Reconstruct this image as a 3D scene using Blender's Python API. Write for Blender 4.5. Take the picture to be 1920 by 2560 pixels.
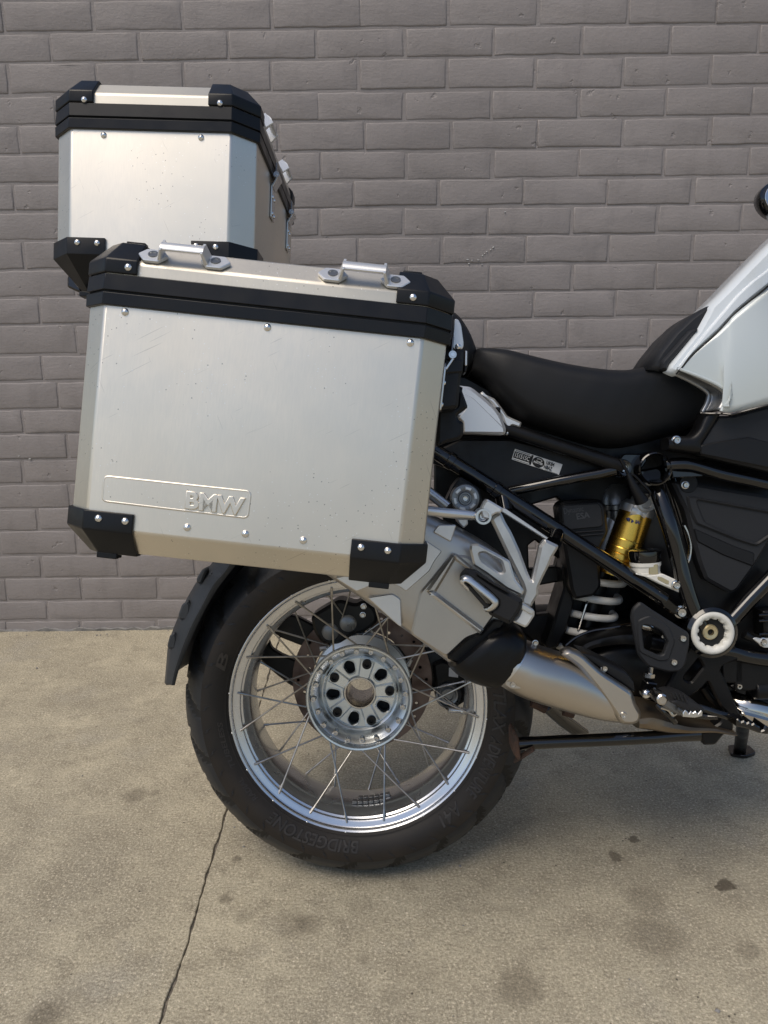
import bpy, math, random
from math import sin, cos, pi, radians, sqrt, atan2
from mathutils import Vector, Matrix
from mathutils.geometry import tessellate_polygon

for o in list(bpy.data.objects): bpy.data.objects.remove(o)
scene = bpy.context.scene
COL = scene.collection
random.seed(4)

# ------------------------------------------------------------------ camera
cd = bpy.data.cameras.new('camera'); cam = bpy.data.objects.new('camera', cd); COL.objects.link(cam)
cd.sensor_fit = 'VERTICAL'; cd.sensor_height = 36; cd.lens = 36*1923/2560; cd.clip_start = .05; cd.clip_end = 400
PITCH, ROLL = radians(13), radians(.7)
fwd = Vector((0, cos(PITCH), -sin(PITCH))); up0 = Vector((0, sin(PITCH), cos(PITCH))); rt0 = Vector((1, 0, 0))
rt = cos(ROLL)*rt0 - sin(ROLL)*up0; up = sin(ROLL)*rt0 + cos(ROLL)*up0
m = Matrix((rt, up, -fwd)).transposed().to_4x4(); m.translation = (0, 0, .96)
cam.matrix_world = m
scene.camera = cam

# ------------------------------------------------------------------ light
SUN_EL, SUN_AZ = radians(59), radians(223)      # open shade: a high soft sky behind the camera
w = bpy.data.worlds.new('World'); scene.world = w; w.use_nodes = True
nt = w.node_tree; nt.nodes.clear()
out = nt.nodes.new('ShaderNodeOutputWorld'); bg = nt.nodes.new('ShaderNodeBackground')
sky = nt.nodes.new('ShaderNodeTexSky'); sky.sky_type = 'NISHITA'; sky.sun_disc = False
sky.sun_elevation = SUN_EL; sky.sun_rotation = SUN_AZ; sky.dust_density = 1.8; sky.air_density = 1; sky.ozone_density = 1
hs = nt.nodes.new('ShaderNodeHueSaturation'); hs.inputs['Saturation'].default_value = 1.05
nt.links.new(sky.outputs[0], hs.inputs['Color']); nt.links.new(hs.outputs[0], bg.inputs[0])
bg.inputs[1].default_value = .09
nt.links.new(bg.outputs[0], out.inputs[0])
sd = bpy.data.lights.new('sun', 'SUN'); sd.energy = 1.5; sd.angle = radians(36); sd.color = (1, .895, .75)
sun = bpy.data.objects.new('sun', sd); COL.objects.link(sun)
d = Vector((sin(SUN_AZ)*cos(SUN_EL), cos(SUN_AZ)*cos(SUN_EL), sin(SUN_EL)))
sun.rotation_euler = d.to_track_quat('Z', 'Y').to_euler()
vs = scene.view_settings; vs.view_transform = 'Standard'; vs.look = 'None'; vs.exposure = .42; vs.gamma = 1; vs.use_curve_mapping = False
scene.cycles.max_bounces = 6; scene.cycles.diffuse_bounces = 3; scene.cycles.glossy_bounces = 4; scene.cycles.transmission_bounces = 2

# ------------------------------------------------------------------ materials
MATS = {}
def mat(name, col, metal=0., rough=.5, col2=None, nscale=20, bump=None, coat=0., rvar=0., stretch=None, lo=.4, hi=.65, spec=.5):
    """Principled surface; col2 blends in through noise, bump = (scale, strength, distance)."""
    mt = bpy.data.materials.new(name); mt.use_nodes = True
    n = mt.node_tree.nodes; L = mt.node_tree.links; b = n['Principled BSDF']
    b.inputs['Base Color'].default_value = (*col, 1); b.inputs['Metallic'].default_value = metal
    b.inputs['Roughness'].default_value = rough; b.inputs['Coat Weight'].default_value = coat
    b.inputs['Specular IOR Level'].default_value = spec
    tc = n.new('ShaderNodeTexCoord'); src = tc.outputs['Object']
    if stretch:
        mp = n.new('ShaderNodeMapping'); mp.inputs['Scale'].default_value = stretch; L.new(src, mp.inputs[0]); src = mp.outputs[0]
    if col2 or rvar:
        nz = n.new('ShaderNodeTexNoise'); nz.inputs['Scale'].default_value = nscale; nz.inputs['Detail'].default_value = 6
        L.new(src, nz.inputs['Vector'])
        mr = n.new('ShaderNodeMapRange'); mr.inputs[1].default_value = lo; mr.inputs[2].default_value = hi
        L.new(nz.outputs[0], mr.inputs[0])
        if col2:
            mx = n.new('ShaderNodeMix'); mx.data_type = 'RGBA'; mx.inputs[6].default_value = (*col, 1); mx.inputs[7].default_value = (*col2, 1)
            L.new(mr.outputs[0], mx.inputs[0]); L.new(mx.outputs[2], b.inputs['Base Color'])
        if rvar:
            ma = n.new('ShaderNodeMath'); ma.operation = 'MULTIPLY_ADD'; ma.inputs[1].default_value = rvar; ma.inputs[2].default_value = rough - rvar/2
            L.new(mr.outputs[0], ma.inputs[0]); L.new(ma.outputs[0], b.inputs['Roughness'])
    if bump:
        nb = n.new('ShaderNodeTexNoise'); nb.inputs['Scale'].default_value = bump[0]; nb.inputs['Detail'].default_value = 3
        L.new(src, nb.inputs['Vector'])
        bp = n.new('ShaderNodeBump'); bp.inputs['Strength'].default_value = bump[1]; bp.inputs['Distance'].default_value = bump[2]
        L.new(nb.outputs[0], bp.inputs['Height']); L.new(bp.outputs[0], b.inputs['Normal'])
    MATS[name] = mt
    return mt

mat('black_plastic', (.009, .0093, .0105), 0, .42, bump=(900, .12, .0006), rvar=.1, nscale=60, spec=.28)
mat('black_trim', (.0075, .0082, .0098), 0, .34, bump=(500, .05, .0004), rvar=.1, nscale=30, spec=.28)
mat('dark_grey_plastic', (.02, .021, .0235), 0, .5, bump=(1200, .2, .0005), rvar=.1, nscale=40, spec=.28)
mat('hugger_plastic', (.036, .04, .046), 0, .45, col2=(.03, .033, .037), nscale=14, bump=(700, .12, .0005), spec=.28)
mat('gloss_black', (.003, .003, .0035), 0, .09, coat=.5)
mat('satin_black', (.005, .005, .0055), 0, .38, rvar=.15, nscale=30, spec=.28)
mat('void_black', (.004, .004, .004), 0, .7)
mat('vinyl', (.0085, .009, .0102), 0, .55, bump=(1500, .25, .0005), rvar=.08, nscale=25, spec=.28)
mat('rubber', (.015, .0135, .0125), 0, .52, col2=(.036, .028, .0215), nscale=6, bump=(160, .15, .0012), lo=.38, hi=.72, spec=.28)
mat('letter_rubber', (.026, .023, .021), 0, .5, col2=(.036, .031, .027), nscale=20, spec=.4)
mat('tread_rubber', (.018, .0205, .025), 0, .42, col2=(.026, .028, .031), nscale=14, bump=(220, .2, .001), spec=.28)
mat('peg_rubber', (.016, .016, .017), 0, .6, bump=(300, .2, .0008), spec=.28)
mat('cast_silver', (.62, .62, .61), .85, .36, col2=(.52, .52, .51), nscale=30, bump=(1400, .12, .0004))
mat('satin_silver', (.66, .66, .65), .95, .3, rvar=.12, nscale=20, bump=(900, .06, .0004))
mat('bracket_silver', (.72, .72, .71), .7, .38, bump=(1600, .12, .0004))
mat('rim_metal', (.70, .71, .72), .95, .27, col2=(.66, .67, .68), nscale=10, rvar=.14)
mat('hub_metal', (.70, .735, .75), .95, .3, col2=(.58, .62, .64), nscale=14, rvar=.1)
mat('spoke_steel', (.42, .41, .39), 1, .28, col2=(.3, .29, .27), nscale=60)
mat('bolt_steel', (.6, .58, .55), 1, .25, rvar=.1, nscale=80)
mat('rivet_metal', (.8, .8, .79), 1, .24, rvar=.15, nscale=300)
mat('rust', (.085, .045, .028), .2, .8, col2=(.04, .026, .02), nscale=60, bump=(300, .5, .001))
mat('brake_disc_steel', (.17, .125, .105), .7, .48, col2=(.12, .08, .063), nscale=30, rvar=.15)
mat('exhaust_metal', (.56, .525, .48), 1, .33, col2=(.52, .475, .42), nscale=6, rvar=.06, bump=(1500, .05, .0003))
mat('silencer_metal', (.52, .49, .445), .9, .36, col2=(.46, .43, .39), nscale=6, bump=(1500, .08, .0004))
mat('silencer_panel', (.70, .69, .67), .85, .4, bump=(1700, .16, .0004))
mat('burnt_metal', (.16, .115, .07), .8, .4, col2=(.24, .20, .15), nscale=12, rvar=.2)
mat('chrome', (.72, .70, .66), 1, .12, col2=(.5, .45, .38), nscale=18)
mat('gold', (.72, .45, .08), 1, .27, rvar=.04, nscale=30)
mat('spring_white', (.78, .77, .71), 0, .32, col2=(.68, .66, .60), nscale=30)
mat('white_nylon', (.72, .71, .66), 0, .45, col2=(.62, .61, .55), nscale=25)
mat('brass', (.62, .52, .32), .9, .35)
mat('white_paint', (.74, .79, .82), 0, .22, coat=.6)
mat('silver_paint', (.58, .63, .63), .15, .36, coat=.5, bump=(2500, .05, .0002), rvar=.05, nscale=300)
mat('dark_silver', (.20, .205, .21), .7, .3, rvar=.08, nscale=20)
mat('trim_silver', (.30, .305, .31), .75, .3, rvar=.06, nscale=20)
mat('white_print', (.72, .72, .70), 0, .5)
mat('grey_print', (.045, .046, .05), 0, .45)
mat('blue_print', (.03, .05, .20), 0, .4)
mat('mirror_glass', (.55, .56, .57), 1, .04)
mat('wall_chip', (.62, .62, .60), 0, .7)

def alu(name, base, rough, specks=True):
    """Brushed aluminium with fine vertical grain, water spots and dark nicks."""
    mt = mat(name, base, 1., rough)
    n = mt.node_tree.nodes; L = mt.node_tree.links; b = n['Principled BSDF']
    tc = n['Texture Coordinate']
    mp = n.new('ShaderNodeMapping'); mp.inputs['Scale'].default_value = (520, 520, 70); L.new(tc.outputs['Object'], mp.inputs[0])
    g = n.new('ShaderNodeTexNoise'); g.inputs['Scale'].default_value = 1; g.inputs['Detail'].default_value = 4; L.new(mp.outputs[0], g.inputs['Vector'])
    big = n.new('ShaderNodeTexNoise'); big.inputs['Scale'].default_value = 7; big.inputs['Detail'].default_value = 5; L.new(tc.outputs['Object'], big.inputs['Vector'])
    r1 = n.new('ShaderNodeMath'); r1.operation = 'MULTIPLY_ADD'; r1.inputs[1].default_value = .08; r1.inputs[2].default_value = rough - .04; L.new(g.outputs[0], r1.inputs[0])
    r2 = n.new('ShaderNodeMath'); r2.operation = 'MULTIPLY_ADD'; r2.inputs[1].default_value = .2; L.new(big.outputs[0], r2.inputs[0]); L.new(r1.outputs[0], r2.inputs[2])
    L.new(r2.outputs[0], b.inputs['Roughness'])
    bp = n.new('ShaderNodeBump'); bp.inputs['Strength'].default_value = .05; bp.inputs['Distance'].default_value = .0004
    L.new(g.outputs[0], bp.inputs['Height']); L.new(bp.outputs[0], b.inputs['Normal'])
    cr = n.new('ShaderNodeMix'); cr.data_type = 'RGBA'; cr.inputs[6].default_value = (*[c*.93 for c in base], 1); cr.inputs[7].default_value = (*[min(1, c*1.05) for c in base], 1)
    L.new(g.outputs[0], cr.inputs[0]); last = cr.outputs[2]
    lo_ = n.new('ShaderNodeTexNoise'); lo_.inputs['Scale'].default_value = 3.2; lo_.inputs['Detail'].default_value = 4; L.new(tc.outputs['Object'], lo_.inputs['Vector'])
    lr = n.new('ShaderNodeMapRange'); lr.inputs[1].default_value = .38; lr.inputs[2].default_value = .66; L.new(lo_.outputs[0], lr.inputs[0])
    lm = n.new('ShaderNodeMix'); lm.data_type = 'RGBA'; lm.inputs[7].default_value = (base[0]*.80, base[1]*.83, base[2]*.86, 1); L.new(lr.outputs[0], lm.inputs[0]); L.new(last, lm.inputs[6]); last = lm.outputs[2]  # broad cooler, darker blotches painted in for soft bands of reflected surroundings
    for sc, th, colr, gate in ((150, .11, (.95, .95, .94), .52), (120, .10, (.10, .09, .08), .53)):
        v = n.new('ShaderNodeTexVoronoi'); v.inputs['Scale'].default_value = sc; L.new(tc.outputs['Object'], v.inputs['Vector'])
        lt = n.new('ShaderNodeMath'); lt.operation = 'LESS_THAN'; lt.inputs[1].default_value = th; L.new(v.outputs['Distance'], lt.inputs[0])
        gz = n.new('ShaderNodeTexNoise'); gz.inputs['Scale'].default_value = 9 if gate < .55 else 13; gz.inputs['Detail'].default_value = 2; L.new(tc.outputs['Object'], gz.inputs['Vector'])
        gt = n.new('ShaderNodeMath'); gt.operation = 'GREATER_THAN'; gt.inputs[1].default_value = gate; L.new(gz.outputs[0], gt.inputs[0])
        mu = n.new('ShaderNodeMath'); mu.operation = 'MULTIPLY'; L.new(lt.outputs[0], mu.inputs[0]); L.new(gt.outputs[0], mu.inputs[1])
        m2 = n.new('ShaderNodeMath'); m2.operation = 'MULTIPLY'; m2.inputs[1].default_value = .55; L.new(mu.outputs[0], m2.inputs[0])
        mx = n.new('ShaderNodeMix'); mx.data_type = 'RGBA'; mx.inputs[7].default_value = (*colr, 1); L.new(m2.outputs[0], mx.inputs[0]); L.new(last, mx.inputs[6]); last = mx.outputs[2]
    for rot, sc_ in ((.55, (16, 16, 520)), (-1.1, (20, 20, 600))):
        ms = n.new('ShaderNodeMapping'); ms.inputs['Rotation'].default_value = (0, rot, 0); L.new(tc.outputs['Object'], ms.inputs[0])
        m3 = n.new('ShaderNodeMapping'); m3.inputs['Scale'].default_value = sc_; L.new(ms.outputs[0], m3.inputs[0])
        sn = n.new('ShaderNodeTexNoise'); sn.inputs['Scale'].default_value = 1; sn.inputs['Detail'].default_value = 1; L.new(m3.outputs[0], sn.inputs['Vector'])
        sr = n.new('ShaderNodeMapRange'); sr.inputs[1].default_value = .755; sr.inputs[2].default_value = .79; sr.inputs[4].default_value = .32; L.new(sn.outputs[0], sr.inputs[0])
        mx = n.new('ShaderNodeMix'); mx.data_type = 'RGBA'; mx.inputs[7].default_value = (.30, .28, .25, 1); L.new(sr.outputs[0], mx.inputs[0]); L.new(last, mx.inputs[6]); last = mx.outputs[2]
    L.new(last, b.inputs['Base Color'])
    return mt
alu('case_aluminium', (.87, .80, .685), .33); alu('dusty_dimmed_aluminium', (.66, .62, .54), .42)  # lid metal: some dust, plus a dim overhead reflection put into the base colour

def wall_mat():
    mt = mat('wall_paint', (.21, .195, .192), 0, .6)
    n = mt.node_tree.nodes; L = mt.node_tree.links; b = n['Principled BSDF']
    ge = n.new('ShaderNodeNewGeometry'); src = ge.outputs['Position']
    def noise(sc, det=4, rough=.5, vec=None):
        z = n.new('ShaderNodeTexNoise'); z.inputs['Scale'].default_value = sc; z.inputs['Detail'].default_value = det; z.inputs['Roughness'].default_value = rough; L.new(vec or src, z.inputs['Vector']); return z.outputs[0]
    def rng(sock, a_, c_, lo=0., hi=1.):
        r = n.new('ShaderNodeMapRange'); r.inputs[1].default_value = a_; r.inputs[2].default_value = c_; r.inputs[3].default_value = lo; r.inputs[4].default_value = hi; L.new(sock, r.inputs[0]); return r.outputs[0]
    def mix(f, a_, c_):
        x = n.new('ShaderNodeMix'); x.data_type = 'RGBA'; L.new(f, x.inputs[0])
        for k, v in ((6, a_), (7, c_)):
            if isinstance(v, tuple): x.inputs[k].default_value = (*v, 1)
            else: L.new(v, x.inputs[k])
        return x.outputs[2]
    c = mix(rng(noise(3.0, 5), .3, .7), (.24, .216, .206), (.275, .248, .238))
    mp = n.new('ShaderNodeMapping'); mp.inputs['Scale'].default_value = (9, 9, 2.2); L.new(src, mp.inputs[0])
    c = mix(rng(noise(2, 5, .6, mp.outputs[0]), .52, .78, 0, .4), c, (.165, .148, .142))
    c = mix(rng(noise(70, 4, .7), .68, .78, 0, .35), c, (.28, .262, .255))
    L.new(c, b.inputs['Base Color'])
    def add(x, k, y):
        m_ = n.new('ShaderNodeMath'); m_.operation = 'MULTIPLY_ADD'; m_.inputs[1].default_value = k; L.new(x, m_.inputs[0]); L.new(y, m_.inputs[2]); return m_.outputs[0]
    st = n.new('ShaderNodeMapping'); st.inputs['Scale'].default_value = (30, 30, 170); L.new(src, st.inputs[0])     # brush strokes
    h = add(noise(1, 4, .6, st.outputs[0]), .35, add(noise(120, 5, .65), .5, add(noise(26, 6, .62), .8, rng(noise(31, 3, .5), .70, .76, 0, -1.2))))
    bp = n.new('ShaderNodeBump'); bp.inputs['Strength'].default_value = .5; bp.inputs['Distance'].default_value = .004
    L.new(h, bp.inputs['Height']); L.new(bp.outputs[0], b.inputs['Normal'])
    return mt
wall_mat()

STAINS = [(-0.5426, 1.4821), (-0.2864, 1.2634), (-0.3035, 1.236), (-0.2854, 1.1633), (-0.2449, 1.1197), (-0.1625, 1.1002), (-0.1323, 1.0997), (0.1957, 0.9655), (0.4346, 1.0642), (0.4491, 1.1458), (0.5718, 1.0369), (0.4784, 1.3136), (0.428, 1.2616), (0.5982, 1.1779), (-0.0498, 1.1447), (0.0031, 0.9525), (-0.0401, 1.0222), (-0.4976, 0.9265), (0.0462, 0.9824), (-0.5044, 1.4842)]
STAIN_R = [.030, .013, .008, .014, .02, .035, .03, .042, .055, .04, .022, .011, .013, .017, .03, .02, .012, .03, .05, .014]
STAIN_D = [.45, .5, .35, .5, .3, .34, .34, .42, .36, .28, .32, .7, .66, .8, .2, .25, .3, .45, .16, .35]
def concrete_mat():
    mt = mat('concrete', (.40, .36, .29), 0, .8)
    n = mt.node_tree.nodes; L = mt.node_tree.links; b = n['Principled BSDF']
    ge = n.new('ShaderNodeNewGeometry'); src = ge.outputs['Position']
    def noise(sc, det=5, vec=None, rough=.55):
        z = n.new('ShaderNodeTexNoise'); z.inputs['Scale'].default_value = sc; z.inputs['Detail'].default_value = det; z.inputs['Roughness'].default_value = rough
        L.new(vec or src, z.inputs['Vector']); return z.outputs
    def rng(sock, a, c, lo=0., hi=1.):
        r = n.new('ShaderNodeMapRange'); r.inputs[1].default_value = a; r.inputs[2].default_value = c; r.inputs[3].default_value = lo; r.inputs[4].default_value = hi; L.new(sock, r.inputs[0]); return r.outputs[0]
    def mix(f, a, c, mode='MIX'):
        x = n.new('ShaderNodeMix'); x.data_type = 'RGBA'; x.blend_type = mode
        for s, v in ((0, f), (6, a), (7, c)):
            if isinstance(v, (tuple, float)): x.inputs[s].default_value = v if isinstance(v, float) else (*v, 1)
            else: L.new(v, x.inputs[s])
        return x.outputs[2]
    c = mix(rng(noise(2.0, 6)[0], .33, .68), (.49, .432, .305), (.31, .277, .207))
    c = mix(rng(noise(8, 7, None, .65)[0], .42, .70), c, (.58, .517, .37))
    c = mix(rng(noise(17, 6, None, .65)[0], .50, .70, 0, .8), c, (.26, .225, .16))
    mp = n.new('ShaderNodeMapping'); mp.inputs['Scale'].default_value = (12, 70, 1); mp.inputs['Rotation'].default_value = (0, 0, .5); L.new(src, mp.inputs[0])
    c = mix(rng(noise(4, 5, mp.outputs[0], .6)[0], .46, .70, 0, .55), c, (.27, .235, .17))
    c = mix(rng(noise(3.7, 6, None, .6)[0], .56, .70, 0, .6), c, (.37, .345, .29))
    c = mix(rng(noise(.95, 4, None, .55)[0], .42, .62, .0, .42), c, (.25, .222, .165))
    fine = noise(480, 2, None, .6)[0]
    c = mix(rng(fine, .55, .70, 0, .45), c, (.80, .72, .56))
    c = mix(rng(fine, .30, .45, .45, 0), c, (.16, .135, .095))
    grit = noise(210, 4, None, .75)[0]
    c = mix(rng(grit, .53, .66, 0, .75), c, (.80, .71, .53))
    c = mix(rng(grit, .34, .47, .75, 0), c, (.18, .15, .105))
    vo = n.new('ShaderNodeTexVoronoi'); vo.inputs['Scale'].default_value = 55; L.new(src, vo.inputs['Vector'])
    pit = rng(vo.outputs['Distance'], .08, .13, 1, 0); gate = rng(noise(21, 3)[0], .58, .60)
    pm = n.new('ShaderNodeMath'); pm.operation = 'MULTIPLY'; L.new(pit, pm.inputs[0]); L.new(gate, pm.inputs[1])
    c = mix(pm.outputs[0], c, (.09, .075, .055))
    vw = n.new('ShaderNodeTexVoronoi'); vw.inputs['Scale'].default_value = 90; L.new(src, vw.inputs['Vector'])
    wp = rng(vw.outputs['Distance'], .10, .16, .8, 0); wg = rng(noise(15, 3)[0], .52, .56)
    wm = n.new('ShaderNodeMath'); wm.operation = 'MULTIPLY'; L.new(wp, wm.inputs[0]); L.new(wg, wm.inputs[1])
    c = mix(wm.outputs[0], c, (.82, .74, .58))
    # spots of oil and water
    wv = n.new('ShaderNodeVectorMath'); wv.operation = 'SCALE'; wv.inputs['Scale'].default_value = .045
    nzc = noise(30, 6, None, .7); sub = n.new('ShaderNodeVectorMath'); sub.operation = 'SUBTRACT'; sub.inputs[1].default_value = (.5, .5, .5)
    L.new(nzc[1], sub.inputs[0]); L.new(sub.outputs[0], wv.inputs[0])
    ad = n.new('ShaderNodeVectorMath'); ad.operation = 'ADD'; L.new(src, ad.inputs[0]); L.new(wv.outputs[0], ad.inputs[1])
    gloss = None
    for (sx, sy), r, dk in zip(STAINS, STAIN_R, STAIN_D):
        ds = n.new('ShaderNodeVectorMath'); ds.operation = 'DISTANCE'; ds.inputs[1].default_value = (sx, sy, 0); L.new(ad.outputs[0], ds.inputs[0])
        k = rng(ds.outputs['Value'], r*(.55 if dk < .6 else .85), r*1.1, dk, 0)
        c = mix(k, c, (.075, .058, .038))
    L.new(c, b.inputs['Base Color'])
    h = n.new('ShaderNodeMath'); h.operation = 'MULTIPLY_ADD'; h.inputs[1].default_value = .5; L.new(noise(190, 5, None, .7)[0], h.inputs[0]); L.new(noise(40, 6)[0], h.inputs[2])
    bp = n.new('ShaderNodeBump'); bp.inputs['Strength'].default_value = .8; bp.inputs['Distance'].default_value = .005
    L.new(h.outputs[0], bp.inputs['Height']); L.new(bp.outputs[0], b.inputs['Normal'])
    L.new(rng(noise(7)[0], .3, .7, .7, .9), b.inputs['Roughness'])
    return mt
concrete_mat()
mat('joint_filler', (.11, .098, .08), 0, .95, col2=(.24, .21, .17), nscale=120, bump=(300, .6, .002))
mat('grout', (.26, .25, .235), 0, .85, col2=(.18, .175, .17), nscale=40, bump=(150, .6, .003))

# ------------------------------------------------------------------ mesh helpers
def mesh(name, v, f, m, parent=None, angle=35, bevel=0, solid=0, seg=2, loc=None):
    me = bpy.data.meshes.new(name); me.from_pydata([tuple(p) for p in v], [], f); me.update()
    return wrap(name, me, m, parent, angle, bevel, solid, seg, loc)
def wrap(name, me, m, parent=None, angle=35, bevel=0, solid=0, seg=2, loc=None):
    if m and not me.materials: me.materials.append(MATS[m] if isinstance(m, str) else m)
    me.polygons.foreach_set('use_smooth', [True]*len(me.polygons)); me.set_sharp_from_angle(angle=radians(angle))
    o = bpy.data.objects.new(name, me); COL.objects.link(o)
    if parent: o.parent = parent
    if loc: o.location = loc
    if solid:
        s = o.modifiers.new('thickness', 'SOLIDIFY'); s.thickness = solid; s.offset = -1
    if bevel:
        bv = o.modifiers.new('edge', 'BEVEL'); bv.width = bevel; bv.segments = seg; bv.limit_method = 'ANGLE'; bv.angle_limit = radians(28); bv.harden_normals = False
    return o
def copy(o, parent=None, loc=None, rot=None, scale=None):
    c = o.copy(); COL.objects.link(c)
    if parent: c.parent = parent
    if loc is not None: c.location = loc
    if rot is not None: c.rotation_euler = rot
    if scale is not None: c.scale = scale if hasattr(scale, '__len__') else (scale,)*3
    return c
def empty(name, parent=None, mw=None):
    e = bpy.data.objects.new(name, None); e.empty_display_size = .1; COL.objects.link(e)
    if parent: e.parent = parent
    if mw is not None: e.matrix_world = mw
    return e
def tag(o, label, cat=None, group=None):
    o['label'] = label
    if cat: o['category'] = cat
    if group: o['group'] = group
    return o
def merge(*parts):
    V, F = [], []
    for v, f in parts:
        k = len(V); V += [tuple(p) for p in v]; F += [tuple(i+k for i in q) for q in f]
    return V, F
def box(c, s, rot=None):
    M_ = rot or Matrix.Identity(3)
    v = [Vector(c) + M_ @ Vector((a*s[0]/2, b_*s[1]/2, d_*s[2]/2)) for a in (-1, 1) for b_ in (-1, 1) for d_ in (-1, 1)]
    return v, [(0, 1, 3, 2), (4, 6, 7, 5), (0, 4, 5, 1), (2, 3, 7, 6), (0, 2, 6, 4), (1, 5, 7, 3)]
def area(l): return sum(l[i-1][0]*l[i][1]-l[i][0]*l[i-1][1] for i in range(len(l)))/2
def fillet(pts, r, n=4):
    """Round the corners of a polygon of (x, z)."""
    o = []; N = len(pts)
    for i in range(N):
        p0, p, p1 = Vector(pts[i-1]), Vector(pts[i]), Vector(pts[(i+1) % N])
        a, c = p0-p, p1-p; la, lc = a.length, c.length
        if la < 1e-6 or lc < 1e-6: continue
        k = min(r, la*.45, lc*.45); q0, q1 = p+a/la*k, p+c/lc*k
        for j in range(n+1):
            t = j/n; o.append(tuple((1-t)**2*q0 + 2*t*(1-t)*p + t*t*q1))
    return o
def inset(l, d):
    o = []; N = len(l)
    for i in range(N):
        a, p, c = Vector(l[i-1]), Vector(l[i]), Vector(l[(i+1) % N])
        e0, e1 = p-a, c-p
        if e0.length < 1e-7 or e1.length < 1e-7: o.append(tuple(p)); continue
        n0 = Vector((-e0.y, e0.x)).normalized(); n1 = Vector((-e1.y, e1.x)).normalized(); b_ = n0+n1
        if b_.length < .2: o.append(tuple(p)); continue
        b_.normalize(); o.append(tuple(p + b_*d/max(.35, b_.dot(n0))))
    return o
def plate(loops, y0, y1, b=.001, fn=None):
    """Prism of an outline with holes, from y0 (near) to y1 (far), with chamfered edges. Loops are lists of (x, z)."""
    L = [list(l) for l in loops]
    for i, l in enumerate(L):
        if (area(l) > 0) != (i == 0): l.reverse()
    V, F, base = [], [], []
    for y, dd in ((y0, b), (y0+b, 0), (y1-b, 0), (y1, b)):
        row = []
        for l in L:
            row.append(len(V)); q = inset(l, dd) if dd else l
            V += [(p[0], y, p[1]) for p in q]
        base.append(row)
    for k in range(3):
        for i, l in enumerate(L):
            n = len(l); a, c = base[k][i], base[k+1][i]
            for j in range(n):
                F.append((a+j, a+(j+1) % n, c+(j+1) % n, c+j))
    for k, flip in ((0, False), (3, True)):
        vs_ = [[Vector((V[base[k][i]+j][0], V[base[k][i]+j][2], 0)) for j in range(len(l))] for i, l in enumerate(L)]
        idx = [base[k][i]+j for i, l in enumerate(L) for j in range(len(l))]
        for t in tessellate_polygon(vs_):
            q = [idx[x] for x in t]
            nrm = (Vector(V[q[1]])-Vector(V[q[0]])).cross(Vector(V[q[2]])-Vector(V[q[0]]))
            if (nrm.y > 0) != flip: q.reverse()
            F.append(tuple(q))
    if fn: V = [fn(*p) for p in V]
    return V, F
def smooth(pts, n, closed=False):
    P_ = [Vector(p) for p in pts]; N = len(P_); o = []
    segs = N if closed else N-1
    for i in range(segs):
        p1, p2 = P_[i], P_[(i+1) % N]
        p0 = P_[i-1] if (closed or i) else p1+(p1-p2); p3 = P_[(i+2) % N] if (closed or i+2 < N) else p2+(p2-p1)
        for j in range(n):
            t = j/n; o.append(.5*((2*p1)+(p2-p0)*t+(2*p0-5*p1+4*p2-p3)*t*t+(3*p1-p0-3*p2+p3)*t**3))
    if not closed: o.append(P_[-1])
    return o
def tube(pts, r, n=12, closed=False, flat=None):
    """Round bar along points; r is a radius or a list; flat = (u, v) scale of the section."""
    P_ = [Vector(p) for p in pts]; N = len(P_); R_ = r if isinstance(r, list) else [r]*N
    V, F = [], []; u = None
    for i in range(N):
        t = (P_[(i+1) % N]-P_[i-1]) if closed else (P_[min(i+1, N-1)]-P_[max(i-1, 0)])
        t.normalize()
        if u is None:
            u = t.cross(Vector((0, 1, 0)));
            if u.length < .1: u = t.cross(Vector((1, 0, 0)))
        u = (u - t*u.dot(t)).normalized(); v_ = t.cross(u)
        fu, fv = flat or (1, 1)
        for j in range(n):
            a = 2*pi*j/n; V.append(P_[i]+u*cos(a)*R_[i]*fu+v_*sin(a)*R_[i]*fv)
    for i in range(N if closed else N-1):
        for j in range(n):
            a, b_ = i*n+j, i*n+(j+1) % n; c, d_ = ((i+1) % N)*n+(j+1) % n, ((i+1) % N)*n+j
            F.append((a, b_, c, d_))
    if not closed:
        F.append(tuple(range(n-1, -1, -1))); F.append(tuple((N-1)*n+j for j in range(n)))
    return V, F
def lathe(prof, c=(0, 0, 0), axis=(0, 1, 0), n=32, closed=False):
    """Turn (radius, height along axis) round an axis."""
    A = Vector(axis).normalized(); u = A.cross(Vector((0, 0, 1)))
    if u.length < .1: u = A.cross(Vector((1, 0, 0)))
    u.normalize(); w_ = A.cross(u); C_ = Vector(c); V, F = [], []
    for r, h in prof:
        for j in range(n):
            a = 2*pi*j/n; V.append(C_+A*h+(u*cos(a)+w_*sin(a))*r)
    m_ = len(prof)
    for i in range(m_ if closed else m_-1):
        k = (i+1) % m_
        for j in range(n): F.append((i*n+j, k*n+j, k*n+(j+1) % n, i*n+(j+1) % n))
    if not closed:
        if prof[0][0] > 1e-5: F.append(tuple(range(n)))
        if prof[-1][0] > 1e-5: F.append(tuple((m_-1)*n+j for j in range(n-1, -1, -1)))
    return V, F
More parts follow.
